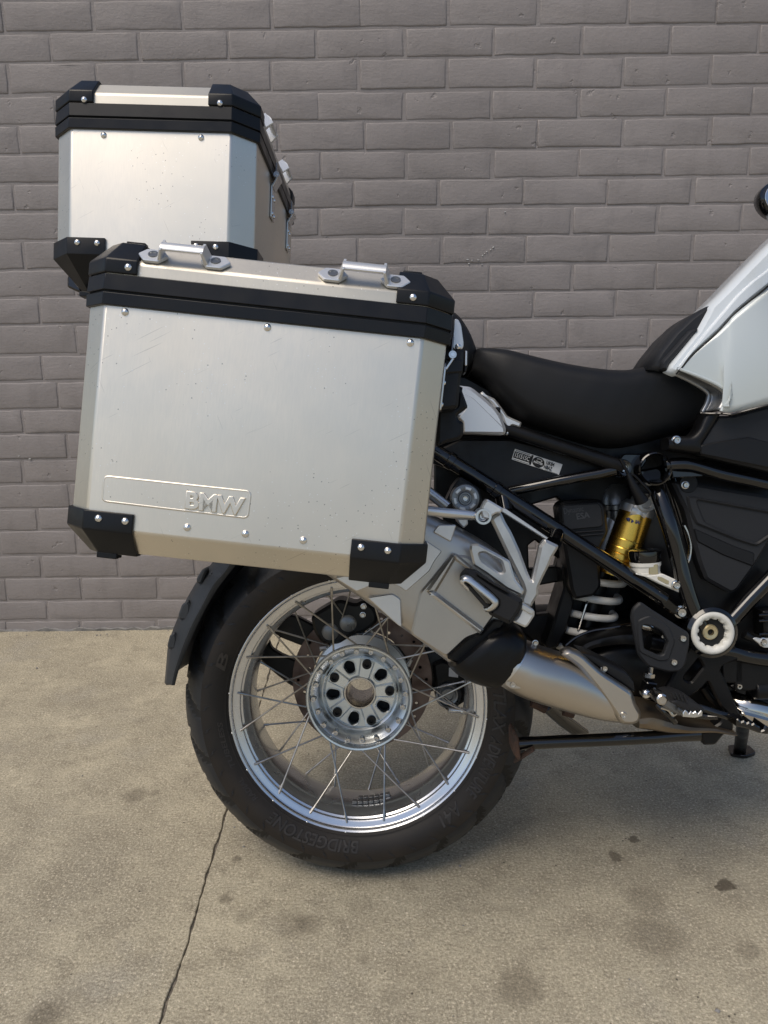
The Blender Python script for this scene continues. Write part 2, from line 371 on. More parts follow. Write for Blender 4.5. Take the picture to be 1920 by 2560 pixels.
def hull(top, bot, y0, y1, n=20, p=2.6, k=1, yc=None):
    """Rounded solid whose side outline runs between a top and a bottom line of (x, z); y0/y1 near and far limits (numbers or lists)."""
    if k > 1: top, bot = smooth([(a, c, 0) for a, c in top], k), smooth([(a, c, 0) for a, c in bot], k)
    N = len(top); V, F = [], []
    def at(y, i):
        if not isinstance(y, list): return y
        t = i/(N-1)*(len(y)-1); j = min(int(t), len(y)-2); return y[j]+(y[j+1]-y[j])*(t-j)
    for i in range(N):
        a, c = top[i], bot[i]; m_ = ((a[0]+c[0])/2, (a[1]+c[1])/2); h = ((a[0]-c[0])/2, (a[1]-c[1])/2)
        ya, yb = at(y0, i), at(y1, i); ym, yh = (ya+yb)/2, (yb-ya)/2
        for j in range(n):
            t = 2*pi*j/n; s_, c_ = sin(t), cos(t)
            e = math.copysign(abs(s_)**(2/p), s_); f_ = math.copysign(abs(c_)**(2/p), c_)
            V.append((m_[0]+h[0]*e, ym-yh*f_, m_[1]+h[1]*e))
    for i in range(N-1):
        for j in range(n): F.append((i*n+j, i*n+(j+1) % n, (i+1)*n+(j+1) % n, (i+1)*n+j))
    F.append(tuple(range(n-1, -1, -1))); F.append(tuple((N-1)*n+j for j in range(n)))
    return V, F
def fixn(o):
    import bmesh
    bm = bmesh.new(); bm.from_mesh(o.data); bmesh.ops.recalc_face_normals(bm, faces=bm.faces); bm.to_mesh(o.data); bm.free(); return o
def text_mesh(s, size, depth=.0004, bold=0., bevel=0., align='LEFT'):
    cu = bpy.data.curves.new('txt', 'FONT'); cu.body = s; cu.size = size; cu.extrude = depth; cu.offset = bold; cu.bevel_depth = bevel; cu.align_x = align; cu.resolution_u = 3
    o = bpy.data.objects.new('txt', cu); COL.objects.link(o)
    dg = bpy.context.evaluated_depsgraph_get(); dg.update()
    me = bpy.data.meshes.new_from_object(o.evaluated_get(dg)); bpy.data.objects.remove(o); bpy.data.curves.remove(cu)
    return me
def lettering(name, s, p, ux, uz, h, m, parent, depth=.0004, bold=0., bevel=0., width=None):
    """Flat lettering: p lower-left corner, ux reading direction, uz up direction of the letters (3-D unit vectors)."""
    me = text_mesh(s, 1, 0, bold)
    xs = [v.co.x for v in me.vertices]; ys = [v.co.y for v in me.vertices]; sc = h/(max(ys)-min(ys)); sx = sc if not width else width/(max(xs)-min(xs))
    bpy.data.meshes.remove(me)
    me = text_mesh(s, 1, depth/sc, bold, bevel/sc)
    x0, z0 = min(xs), min(ys); ux, uz = Vector(ux).normalized(), Vector(uz).normalized(); nn = ux.cross(uz)
    for v in me.vertices: v.co = Vector(p)+ux*(v.co.x-x0)*sx+uz*(v.co.y-z0)*sc+nn*v.co.z*sc
    return wrap(name, me, m, parent, 40)

# ------------------------------------------------------------------ floor: two concrete slabs and the joint between them
WALL_Y = 2.44
JOINT = [(-0.3413, 2.4137), (-0.3448, 2.3683), (-0.3395, 1.9873), (-0.3382, 1.8712), (-0.3336, 1.3867), (-0.3318, 1.176), (-0.3281, 1.0653), (-0.3324, 0.9142)]
def floor():
    fl = mesh('floor', *plate([[(-40, -40), (40, -40), (40, WALL_Y+.3), (-40, WALL_Y+.3)]], 0, 0.02, 0.0005, fn=lambda x, y, z: (x, z, -.0045-y)), 'joint_filler')
    fl['kind'] = 'structure'
    j0, j1 = JOINT[0], JOINT[-1]; dx, dy = (j1[0]-j0[0]), (j1[1]-j0[1])
    line = [(j0[0]-dx*.1, j0[1]-dy*.1)] + list(JOINT) + [(j1[0]+dx*t, j1[1]+dy*t) for t in (.3, 1, 3, 18)]
    pts = []
    for a, c in zip(line, line[1:]):
        L_ = sqrt((c[0]-a[0])**2+(c[1]-a[1])**2); n = max(1, int(min(L_, 2)/.008))
        pts += [(a[0]+(c[0]-a[0])*i/n, a[1]+(c[1]-a[1])*i/n) for i in range(n)]
    pts.append(line[-1])
    rnd = random.Random(7)
    def slab(s, far):
        edge = []; w_ = 0
        for x, y in pts:
            w_ = w_*.75 + rnd.uniform(-1, 1)*.0022
            edge.append((x+s*(.0019+w_*.6+abs(rnd.gauss(0, .0005))), y))
        poly = edge + [(far, -38), (far, WALL_Y+.2)]
        v, f = plate([poly], 0, .03, .0012)
        o = mesh('slab', [(x, z, -y) for x, y, z in v], f, 'concrete', fl, 20); fixn(o)
    slab(-1, -30); slab(1, 30)
    bits = []                                     # crumbs of mortar and grit swept against the wall
    for k in range(150):
        x = rnd.uniform(-1.4, 1.6); y = WALL_Y-.004-abs(rnd.gauss(0, .045)) if k < 110 else rnd.uniform(.6, 2.3); r = abs(rnd.gauss(.0016, .0012))+.0007
        bits.append(([(x+r*rnd.uniform(.7, 1.3)*a, y+r*rnd.uniform(.7, 1.3)*b_, r*.35+r*c*.7) for a, b_, c in ((1, 0, 0), (0, 1, 0), (-1, 0, 0), (0, -1, 0), (.1, 0, 1), (0, .1, -.5))], [(0, 1, 4), (1, 2, 4), (2, 3, 4), (3, 0, 4), (1, 0, 5), (2, 1, 5), (3, 2, 5), (0, 3, 5)]))
    g = mesh('grit', *merge(*bits), 'grout', fl, 20); g['kind'] = 'stuff'
floor()

# ------------------------------------------------------------------ wall of painted bricks
def wall():
    root = empty('brick_wall', mw=Matrix.Translation((0, WALL_Y, 0)))
    tag(root, 'brick wall painted plain grey behind the motorcycle', 'wall')
    ROWZ = [1.8092, 1.7306, 1.6470, 1.5674, 1.4865, 1.4054, 1.3285, 1.2471, 1.1644, 1.0838, 1.0020] + [0.9098, 0.8302, 0.7431, 0.6660, 0.5826, 0.5046, 0.4240, 0.3477, 0.2649, 0.1863, 0.1067, 0.0373]
    PH = [0.0761, 0.1979, 0.0741, 0.2094, 0.0790, 0.1729, 0.0698, 0.1843, 0.0773, 0.2131, 0.3204, 0.4542, -1.0201, -1.1414, -1.0083, -1.1561, -1.0167, -1.1293, -1.0116, -1.1331, -1.0070, -1.1314, -1.0205, -1.1379]
    PIT, HJ = .2525, .0078
    ROWZ = [ROWZ[0]+.0805*k for k in range(6, 0, -1)] + ROWZ + [-.045]
    PH = [PH[0]+(.126 if k % 2 else 0) for k in range(6, 0, -1)] + PH
    PH.append(PH[-2])
    back = mesh('mortar', *box((0, .0524, 1.1), (7, .1, 2.6)), 'wall_paint', root)
    rnd = random.Random(11)
    def brick(h, w_=PIT-HJ):
        nx, nz = 7, 3
        o = []
        jit = lambda s=.0008: rnd.gauss(0, s)
        for i in range(nx): o.append((-w_/2+w_*i/nx, -h/2))
        for i in range(nz): o.append((w_/2, -h/2+h*i/nz))
        for i in range(nx): o.append((w_/2-w_*i/nx, h/2))
        for i in range(nz): o.append((-w_/2, h/2-h*i/nz))
        N = len(o); rows = []
        j0 = [(jit(), jit()) for _ in o]
        rows.append([(x*1.012+a, .022, z*1.02+c) for (x, z), (a, c) in zip(o, j0)])
        rows.append([(x+a, .0019, z+c) for (x, z), (a, c) in zip(o, j0)])
        cut = rnd.uniform(.0014, .0026)
        def shr(x, z, d_):
            return (max(-w_/2+d_, min(w_/2-d_, x)), max(-h/2+d_, min(h/2-d_, z)))
        rows.append([(p[0]+a*.8, .0007+jit(.0002), p[1]+c*.8) for p, (a, c) in zip([shr(x, z, cut*.6) for x, z in o], j0)])
        rows.append([(p[0]+a*.5, jit(.0003), p[1]+c*.5) for p, (a, c) in zip([shr(x, z, cut+.0022) for x, z in o], j0)])
        V = [p for r in rows for p in r]; F = []
        for k in range(3):
            for j in range(N): F.append((k*N+j, k*N+(j+1) % N, (k+1)*N+(j+1) % N, (k+1)*N+j))
        F.append(tuple(3*N+j for j in range(N)))
        return V, F
    variants = {}
    def var(hk):
        if hk not in variants: variants[hk] = []
        if len(variants[hk]) < 9:
            me = bpy.data.meshes.new('brick'); v, f = brick(hk/1000); me.from_pydata(v, [], f); me.update(); me.materials.append(MATS['wall_paint'])
            me.polygons.foreach_set('use_smooth', [True]*len(me.polygons)); me.set_sharp_from_angle(angle=radians(60)); variants[hk].append(me); return me
        return rnd.choice(variants[hk])
    rest = []
    for r in range(len(ROWZ)-1):
        z1, z0 = ROWZ[r], ROWZ[r+1]; h = z1-z0-HJ; hk = int(round(h*1000)); zc = (z0+z1)/2
        k0 = int((-3.2-PH[r])/PIT)
        for k in range(k0, k0+26):
            x = PH[r]+PIT*(k+.5)+rnd.gauss(0, .0022); zz = zc+rnd.gauss(0, .0012)
            yy = rnd.gauss(0, .0005); rot = (rnd.gauss(0, .004), rnd.gauss(0, .004), rnd.gauss(0, .002))
            lim = 1.14+.16*max(0, (1.9-zc))/1.9+.126
            if abs(x) < lim and zc < 1.95:
                o = bpy.data.objects.new('brick', var(hk)); COL.objects.link(o); o.parent = root; o.location = (x, yy, zz); o.rotation_euler = rot
            elif abs(x) < 3.2:
                v, f = brick(h); rest.append(([(a+x, b_+yy, c+zz) for a, b_, c in v], f))
    o = mesh('outlying_bricks', *merge(*rest), 'wall_paint', root, 60); o['kind'] = 'stuff'
    # rough grout along the foot of the wall and pale scuffs where the paint is chipped
    top, bot, N = [], [], 220
    V, F = [], []
    for i in range(N+1):
        x = -3+6*i/N; V += [(x, -.001-abs(rnd.gauss(0, .003)), -.01), (x, -.004-abs(rnd.gauss(0, .003)), .006+rnd.gauss(0, .003)), (x, .03, .012+rnd.gauss(0, .003))]
    for i in range(N):
        for j in range(2): F.append((i*3+j, i*3+3+j, i*3+4+j, i*3+1+j))
    mesh('base_grout', V, F, 'grout', root, 80)
    chips = []
    for (x, z), l, a in zip([(0.2612, 1.1776), (0.2757, 1.1751), (0.2939, 1.1761), (0.307, 1.1886), (0.313, 1.1943), (0.3201, 1.2), (0.3309, 1.2056), (0.3392, 1.2124), (0.3062, 1.1632), (0.2662, 1.166), (0.3719, 1.312), (-1.1642, 0.5951), (-1.1307, 0.5856)], (.004, .002, .004, .002, .0015, .002, .0025, .003, .0012, .002, .002, .002, .004), (.1, .2, .0, .6, .6, .5, .5, .6, .3, .3, .5, 0, 0)):
        ring = [(x+cos(t)*l*cos(a)-sin(t)*.0009*sin(a)+rnd.gauss(0, .0003), z+cos(t)*l*sin(a)+sin(t)*.0011+rnd.gauss(0, .0003)) for t in [2*pi*i/9 for i in range(9)]]
        chips.append(plate([ring], -.0032, .004, .0001))
    c = mesh('paint_chips', *merge(*chips), 'wall_chip', root); c['kind'] = 'stuff'
wall()

# ------------------------------------------------------------------ the motorcycle's own frame: x forward, y to its left, z up
BIKE = Matrix.Translation((-.05, 1.25, 0)) @ Matrix.Rotation(radians(-1), 4, 'Z') @ Matrix.Rotation(radians(-10), 4, 'X')
bike = empty('motorcycle', mw=BIKE)
tag(bike, 'white and black adventure motorcycle with wire spoked rear wheel, leaning on its side stand', 'motorcycle')
AX = .318   # axle height

# fasteners, shared meshes, heads facing -y
def proto_mesh(name, vf, m, ang=35):
    o = mesh(name, *vf, m, None, ang); fixn(o); me = o.data; bpy.data.objects.remove(o); return me
BOLT = proto_mesh('bolt', merge(lathe([(.0, .001), (.0028, .001), (.0032, -.002), (.0065, -.0022), (.0078, 0), (.008, .0045), (.0105, .005), (.011, .008)], n=20), lathe([(.0, .0012), (.0031, .0012)], n=6)), 'bolt_steel')
RIVET = proto_mesh('rivet', lathe([(0, -.0034), (.0012, -.0034), (.0016, -.0029), (.0028, -.0027), (.0042, -.0015), (.0048, 0), (.0048, .001)], n=20), 'rivet_metal', 60)
HB = proto_mesh('handle_bolt', lathe([(0, -.0002), (.004, -.0002), (.0048, -.0012), (.0062, -.0012), (.0066, .001)], n=20), 'dark_silver', 40)
def fast(name, me, parent, p, s=1., rot=None):
    o = bpy.data.objects.new(name, me); COL.objects.link(o); o.parent = parent; o.location = p; o.scale = (s, s, s)
    if rot: o.rotation_euler = rot
    return o
def bolt(parent, p, s=1.): return fast('bolt', BOLT, parent, p, s)

# ------------------------------------------------------------------ rear wheel
def wheel():
    wh = empty('rear_wheel', bike); wh.location = (0, 0, AX)
    # tyre
    prof = [(.219, -.060), (.223, -.066), (.229, -.0705), (.236, -.0765), (.246, -.082), (.256, -.0845), (.265, -.0842), (.2715, -.0828), (.2735, -.0822), (.2745, -.0818)]
    tread = []
    for i in range(25):
        t = -1+2*i/24; y = .0812*math.copysign(abs(t)**.9, t); tread.append((.318-.0432*abs(t)**2.1, y))
    full = prof + tread + [(r, -y) for r, y in reversed(prof)]
    N = 432; V, F = [], []; cut = set()
    for i in range(N):
        a = 2*pi*i/N
        for r, y in full:
            d_ = 0
            if r > .2752 and abs(y) < .0808:
                s = 1 if y > 0 else -1; t = abs(y)/.0808
                ph = (a*21/(2*pi) + s*.25 + t*.95*(1 if s > 0 else -1)) % 1
                if .2 < t and abs(ph-.5) < .11: d_ = .0055*min(1, (t-.2)*5)*(1 if t < .93 else .5)
                ph2 = (a*21/(2*pi) + .5 + s*.25 - t*.5*(1 if s > 0 else -1)) % 1
                if .05 < t < .55 and abs(ph2-.5) < .07: d_ = .0055
            if d_ > .002: cut.add(len(V))
            rr = r-d_*.8-(.0035 if abs(r-.2745) < .0004 else 0); V.append((rr*cos(a), y, rr*sin(a)))
    M_ = len(full)
    for i in range(N):
        for j in range(M_-1): F.append((i*M_+j, ((i+1) % N)*M_+j, ((i+1) % N)*M_+j+1, i*M_+j+1))
    ty = mesh('tyre', V, F, 'rubber', wh, 32); fixn(ty)
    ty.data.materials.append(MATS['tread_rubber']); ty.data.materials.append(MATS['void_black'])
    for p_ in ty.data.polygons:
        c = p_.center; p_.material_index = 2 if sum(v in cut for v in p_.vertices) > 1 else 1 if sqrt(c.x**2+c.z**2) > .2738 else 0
    # raised marks on the sidewall
    def yside(r): # sidewall surface of the near side
        pr_ = prof
        for (r0, y0), (r1, y1) in zip(pr_, pr_[1:]):
            if r0 <= r <= r1: return y0+(y1-y0)*(r-r0)/(r1-r0)
        return pr_[-1][1]
    def arc_text(s, a0, a1, r0, r1, name='lettering', lift=.0018, shear=.15):
        me = text_mesh(s, 1, .02, .012, .006)
        xs = [v.co.x for v in me.vertices]; ys = [v.co.y for v in me.vertices]; x0, x1, y0_, y1_ = min(xs), max(xs), min(ys), max(ys)
        for v in me.vertices:
            t = (v.co.x+shear*(v.co.y-y0_)-x0)/(x1-x0); r = r0+(r1-r0)*(v.co.y-y0_)/(y1_-y0_); a = radians(a0+(a1-a0)*t)
            up_ = lift if v.co.z > 0 else -.0015
            v.co = (r*cos(a), yside(r)-up_, r*sin(a))
        return wrap(name, me, 'letter_rubber', wh, 50)
    arc_text('BRIDGESTONE', -90, -129, .236, .256)
    arc_text('BATTLAX', 20, -10, .237, .258); arc_text('ADVENTURE', -12, -38, .237, .258); arc_text('A41', -44, -54, .237, .258)
    arc_text('B', 164, 157, .240, .257, lift=.0012); arc_text('TUBELESS', 206, 186, .238, .246, lift=.0006); arc_text('RADIAL', 222, 211, .238, .246, lift=.0006)
    marks = []
    for k in range(42):        # small wear arrows near the shoulder
        a = 2*pi*k/42; q = []
        for da, r in ((-.028, .256), (-.012, .266), (-.008, .262), (.012, .272), (.0, .263), (-.004, .266)):
            q.append((r*cos(a+da), r*sin(a+da)))
        v, f = plate([q], -.0005, .0005, .0001)
        marks.append(([(x, yside(sqrt(x*x+z*z))-.0004+y, z) for x, y, z in v], f))
    mk = mesh('sidewall_marks', *merge(*marks), 'tread_rubber', wh); mk['kind'] = 'stuff'
    mesh('bead_line', *lathe([(.2305, -.0708), (.2312, -.0732), (.2335, -.0742), (.2345, -.0735), (.233, -.068)], n=160, closed=True), 'rubber', wh)
    # rim
    rp = [(.218, -.052), (.2235, -.0585), (.2265, -.0655), (.2285, -.0672), (.2295, -.066), (.2285, -.0685), (.2262, -.0692), (.2235, -.0675), (.2215, -.0635), (.2185, -.0615), (.2125, -.0605), (.2095, -.0585), (.2085, -.0535), (.2055, -.0515),
          (.2035, -.045), (.1985, -.036), (.1960, -.024), (.1950, 0), (.1955, .03), (.198, .045), (.205, .055), (.2125, .0605), (.2215, .064), (.2245, .069), (.228, .068), (.2275, .062), (.220, .052), (.206, .036), (.203, 0), (.206, -.04)]
    fixn(mesh('rim', *lathe(rp, n=160, closed=True), 'rim_metal', wh, 30))
    # hub: rim-side bowl, drilled ring, bolt face with windows, bore
    HF = -.018; FACE = .020
    hp = [(.0255, .115), (.0255, FACE-.004), (.0265, FACE-.0075), (.0295, FACE-.0075), (.0305, FACE-.002)]
    bowl = [(.066, FACE+.001), (.068, FACE-.002), (.0715, FACE-.004), (.0755, .006), (.082, -.003), (.0895, -.008), (.0905, HF), (.0925, HF-.004), (.0955, HF-.0045), (.0975, HF-.002), (.0975, HF+.006), (.0935, HF+.011), (.082, .030), (.076, .05), (.076, .075), (.094, .082), (.094, .092), (.07, .096), (.066, .05)]
    fixn(mesh('hub', *lathe(bowl, n=96, closed=True), 'hub_metal', wh, 35))
    fixn(mesh('bore', *lathe([(.0255, .12), (.0255, FACE-.005), (.0268, FACE-.0085), (.0292, FACE-.0085), (.0305, FACE-.003), (.0305, .12)], n=64, closed=True), 'bolt_steel', wh))
    circ = lambda r, n=80, x=0, z=0: [(x+r*cos(2*pi*i/n), z+r*sin(2*pi*i/n)) for i in range(n)]
    wins, walls_ = [], []
    for k in range(5):
        a = radians(40+72*k); c, s = cos(a)*.0505, sin(a)*.0505
        tri = []
        for rr, da in ((.0135, -150), (.0125, -62), (.0145, 0), (.0125, 62), (.0135, 150)):
            t = a+radians(da)+pi*0; tri.append((c+rr*cos(t)*1.03, s+rr*sin(t)*1.03))
        wins.append(fillet(tri, .006, 4))
    mesh('bolt_face', *plate([circ(.0665)]+[[(x, z)[::1] for x, z in w_] for w_ in wins]+[circ(.030, 48)], FACE-.002, FACE+.014, .0022), 'hub_metal', wh, 30)
    for w_ in wins: # dark pockets with bevelled rim
        cx = sum(p[0] for p in w_)/len(w_); cz = sum(p[1] for p in w_)/len(w_)
        big = [(cx+(x-cx)*1.24, cz+(z-cz)*1.24) for x, z in w_]; sm = [(cx+(x-cx)*1.02, cz+(z-cz)*1.02) for x, z in w_]
        mesh('window_lip', *plate([big, sm], FACE-.0036, FACE+.002, .0016), 'hub_metal', wh, 30)
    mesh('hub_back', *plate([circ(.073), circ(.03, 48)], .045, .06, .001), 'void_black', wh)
    for k in range(5):       # star-shaped ribs between the windows
        a = radians(76+72*k); q = []
        for da, r in ((-30, .0315), (-20, .0325), (-13, .064), (13, .064), (20, .0325), (30, .0315)): q.append((r*cos(a+radians(da)), r*sin(a+radians(da))))
        mesh('rib', *plate([q], FACE-.0055, FACE, .0028), 'hub_metal', wh, 30)
        o = fast('wheel_bolt', WB, wh, (cos(a)*.0555, FACE-.0045, sin(a)*.0555), 1.22); 
    for k in range(20):      # spoke heads in the drilled ring
        a = radians(3+18*k); r = .0815 if k % 2 else .0845; y = -.003 if k % 2 else -.0065
        fast('spoke_head', SH, wh, (r*cos(a), y, r*sin(a)), 1.3)
    # spokes
    sp = []
    for k in range(20):
        a = radians(12+18*k); off = radians(17 if k % 2 else -30)
        for side in (-1, 1):
            if side < 0: p0 = Vector((.2115*cos(a), -.0598, .2115*sin(a))); hy = HF+.003; b_ = a+off
            else: a2 = a+radians(9); p0 = Vector((.2085*cos(a2), .057, .2085*sin(a2))); hy = .087; b_ = a2-off
            p1 = Vector((.0945*cos(b_), hy, .0945*sin(b_)))
            L_ = (p1-p0).length; t = (p0-p1).normalized(); nip = p0-t*.016
            mesh('spoke', *merge(tube([p1-t*.004, p0+t*.003], .00165, 8), tube([nip, p0+t*.002], .0024, 8)), 'spoke_steel', wh)
        fast('spoke_nipple', SN, wh, (.2272*cos(a), -.0675, .2272*sin(a)))
    # balance weights, valve
    wt = []
    for k, dy in ((0, -.018), (1, -.002)):
        for j in range(6):
            a = radians(-93+k*3+j*3.0); t = Vector((cos(a), 0, sin(a))); wt.append(box(t*.1925+Vector((0, dy, 0)), (.0085, .011, .005), Matrix.Rotation(-(a+pi/2), 3, 'Y')))
    mesh('balance_weight', *merge(*wt), 'dark_silver', wh, bevel=.0006)
    a = radians(-9); t = Vector((-cos(a), -.25, -sin(a))).normalized(); p = Vector((.197*cos(a), .0, .197*sin(a)))
    mesh('valve_stem', *merge(lathe([(.006, 0), (.006, .008), (.0042, .010), (.0042, .02), (.005, .022), (.005, .033), (.0035, .034)], c=p, axis=t, n=14)), 'satin_silver', wh)
    # brake disc with drilled holes
    holes = []
    for k in range(30):
        a = 2*pi*k/30; r = (.127, .117, .107)[k % 3]; holes.append(circ(.0032, 8, r*cos(a), r*sin(a)))
    mesh('brake_disc', *plate([circ(.138, 120), circ(.098, 90)]+holes, .104, .109, .0004), 'brake_disc_steel', wh, 30)
    car = []
    for k in range(6):
        a = 2*pi*k/6+.3; car.append(tube([(.094*cos(a), .105, .094*sin(a)), (.104*cos(a+.1), .105, .104*sin(a+.1))], .006, 8))
    mesh('disc_carrier', *merge(lathe([(.07, .098), (.095, .098), (.096, .108), (.07, .11)], n=60, closed=True), *car), 'cast_silver', wh)
WB = proto_mesh('wheel_bolt', merge(lathe([(.0, -.002), (.003, -.002), (.0036, -.006), (.0066, -.0062), (.0072, -.005), (.0075, .002)], n=18)), 'satin_black')
SH = proto_mesh('spoke_head', merge(lathe([(.0, -.0015), (.0016, -.0015), (.0019, -.004), (.0032, -.004), (.0037, -.002), (.0042, .006)], n=12)), 'bolt_steel')
SN = proto_mesh('spoke_nipple', lathe([(0, -.0022), (.0014, -.002), (.002, -.001), (.0021, .001)], n=10), 'rivet_metal', 60)
wheel()

# ------------------------------------------------------------------ behind the wheel: final drive, caliper, hugger arm
def behind():
    pv, pf = plate([fillet([(-0.1784, 0.4342), (-0.1539, 0.4475), (-0.1273, 0.4412), (-0.0961, 0.424), (-0.0623, 0.414), (-0.0627, 0.3847), (-0.1209, 0.3826), (-0.1644, 0.3999), (-0.1787, 0.4122)], .006)], .12, .14, .003)
    mesh('hugger_arm', pv, pf, 'satin_black', bike)
    mesh('hugger_arm', *plate([fillet([(-0.2064, 0.356), (-0.1938, 0.3854), (-0.1875, 0.3952), (-0.1817, 0.378), (-0.1625, 0.3656), (-0.1287, 0.3507), (-0.0926, 0.3211), (-0.0932, 0.2817), (-0.144, 0.3016), (-0.1753, 0.3264)], .006)], .12, .14, .003), 'satin_black', bike)
    c = mesh('brake_caliper', *plate([fillet([(-0.0971, 0.4498), (-0.0787, 0.462), (-0.042, 0.4831), (-0.0088, 0.4737), (0.0034, 0.4813), (0.0245, 0.4705), (0.0334, 0.4491), (0.0303, 0.4369), (0.0027, 0.4156), (-0.0124, 0.4157), (-0.0431, 0.3944), (-0.0765, 0.3976), (-0.0914, 0.4192)], .008)], .075, .135, .006), 'satin_black', bike)
    for x, z in [(-0.0593, 0.4201), (-0.0246, 0.4366)]:
        mesh('piston_cover', *lathe([(0, -.002), (.013, -.002), (.0165, 0), (.017, .006)], c=(x, .074, z), n=24), 'dark_silver', c)
    for x, z in [(0.0057, 0.4695), (0.004, 0.453)]: bolt(c, (x, .07, z), .55)
    # final drive housing seen between the spokes
    cx, cz = .0, AX
    o = mesh('final_drive', *hull([(0.0634, 0.3869), (0.1001, 0.4031), (0.1406, 0.4029), (0.2216, 0.4188), (0.3428, 0.4507), (0.4795, 0.4499)], [(0.0623, 0.255), (0.099, 0.2632), (0.1399, 0.2795), (0.2213, 0.3121), (0.3429, 0.3526), (0.48, 0.3683)], [.12]*6, [.22]*6, 20, 3, 4), 'satin_black', bike)
    mesh('drive_flange', *lathe([(.034, .118), (.075, .119), (.085, .13), (.088, .15), (.034, .15)], c=(0, -.005, AX), n=48, closed=True), 'satin_black', bike)
    b_ = (0.17, 0.1, 0.2861)
    mesh('pivot_cap', *lathe([(0, .004), (.009, .004), (.010, -.001), (.014, -.001), (.0145, .004), (.019, .003), (.021, -.002), (.025, 0), (.0265, .008), (.0265, .05)], c=b_, n=36), 'dark_silver', bike)
    mesh('pivot_housing', *plate([fillet([(0.1386, 0.347), (0.1582, 0.3557), (0.1756, 0.3512), (0.2124, 0.3179), (0.2144, 0.276), (0.1969, 0.2672), (0.1729, 0.2496), (0.1512, 0.2674), (0.1448, 0.2984)], .006)], .108, .17, .006), 'satin_black', bike)
    lb = mesh('data_label', *plate([fillet([(0.1717, 0.3409), (0.1909, 0.3391), (0.1893, 0.3207), (0.1712, 0.3236)], .0008)], .1055, .1065, .0002), 'white_print', bike)
behind()

# ------------------------------------------------------------------ rear hugger (mudguard over the tyre)
def hugger():
    OUT = [(-0.2251, 0.616), (-0.2515, 0.5706), (-0.2754, 0.5431), (-0.2953, 0.5113), (-0.312, 0.4783), (-0.324, 0.4505), (-0.3326, 0.4226), (-0.336, 0.3946), (-0.3401, 0.359)]
    CRE = [(-0.1919, 0.6069), (-0.2226, 0.5597), (-0.2405, 0.5403), (-0.2619, 0.5021), (-0.2802, 0.469), (-0.2933, 0.4399), (-0.3037, 0.4129), (-0.3117, 0.3878), (-0.3168, 0.3658)]
    INN = [(-0.1755, 0.6026), (-0.2045, 0.5716), (-0.2366, 0.5309), (-0.2569, 0.4979), (-0.2757, 0.4607), (-0.2887, 0.4316), (-0.2982, 0.4097), (-0.3059, 0.3909), (-0.3131, 0.3658)]
    N = 6
    o_, c_, i_ = [smooth([(a, c, 0) for a, c in l], N) for l in (OUT, CRE, INN)]
    V, F = [], []
    for o, c, i in zip(o_, c_, i_):
        ring = [(i.x, -.098, i.y), (c.x+(i.x-c.x)*.1, -.1, c.y+(i.y-c.y)*.1), (c.x, -.097, c.y), (o.x*.55+c.x*.45, -.085, o.y*.55+c.y*.45), (o.x, -.06, o.y), (o.x-.004, 0, o.y+.002)]
        ring += [(a, -b_, d_) for a, b_, d_ in reversed(ring[:-1])]; V += ring
    n = 11
    for k in range(len(o_)-1):
        for j in range(n-1): F.append((k*n+j, (k+1)*n+j, (k+1)*n+j+1, k*n+j+1))
    h = mesh('rear_hugger', V, F, 'hugger_plastic', bike, 40); fixn(h)
    s = h.modifiers.new('thickness', 'SOLIDIFY'); s.thickness = .004; s.offset = 0
    for q in ([(-0.2744, 0.548), (-0.2625, 0.5658), (-0.2563, 0.5615), (-0.2596, 0.5532), (-0.2658, 0.5381), (-0.2742, 0.5396)], [(-0.3073, 0.4841), (-0.3006, 0.503), (-0.2899, 0.5103), (-0.2855, 0.4987), (-0.2896, 0.4756), (-0.3064, 0.4767)],
              [(-0.3279, 0.4314), (-0.3224, 0.4504), (-0.3143, 0.4546), (-0.3103, 0.444), (-0.3139, 0.425), (-0.3265, 0.4261)], [(-0.2554, 0.5531), (-0.2469, 0.5615), (-0.2429, 0.551), (-0.2369, 0.5383), (-0.2433, 0.5352), (-0.2504, 0.5458)]):
        mesh('hugger_pad', *plate([fillet(q, .004)], -.088, -.03, .003), 'hugger_plastic', h)
hugger()

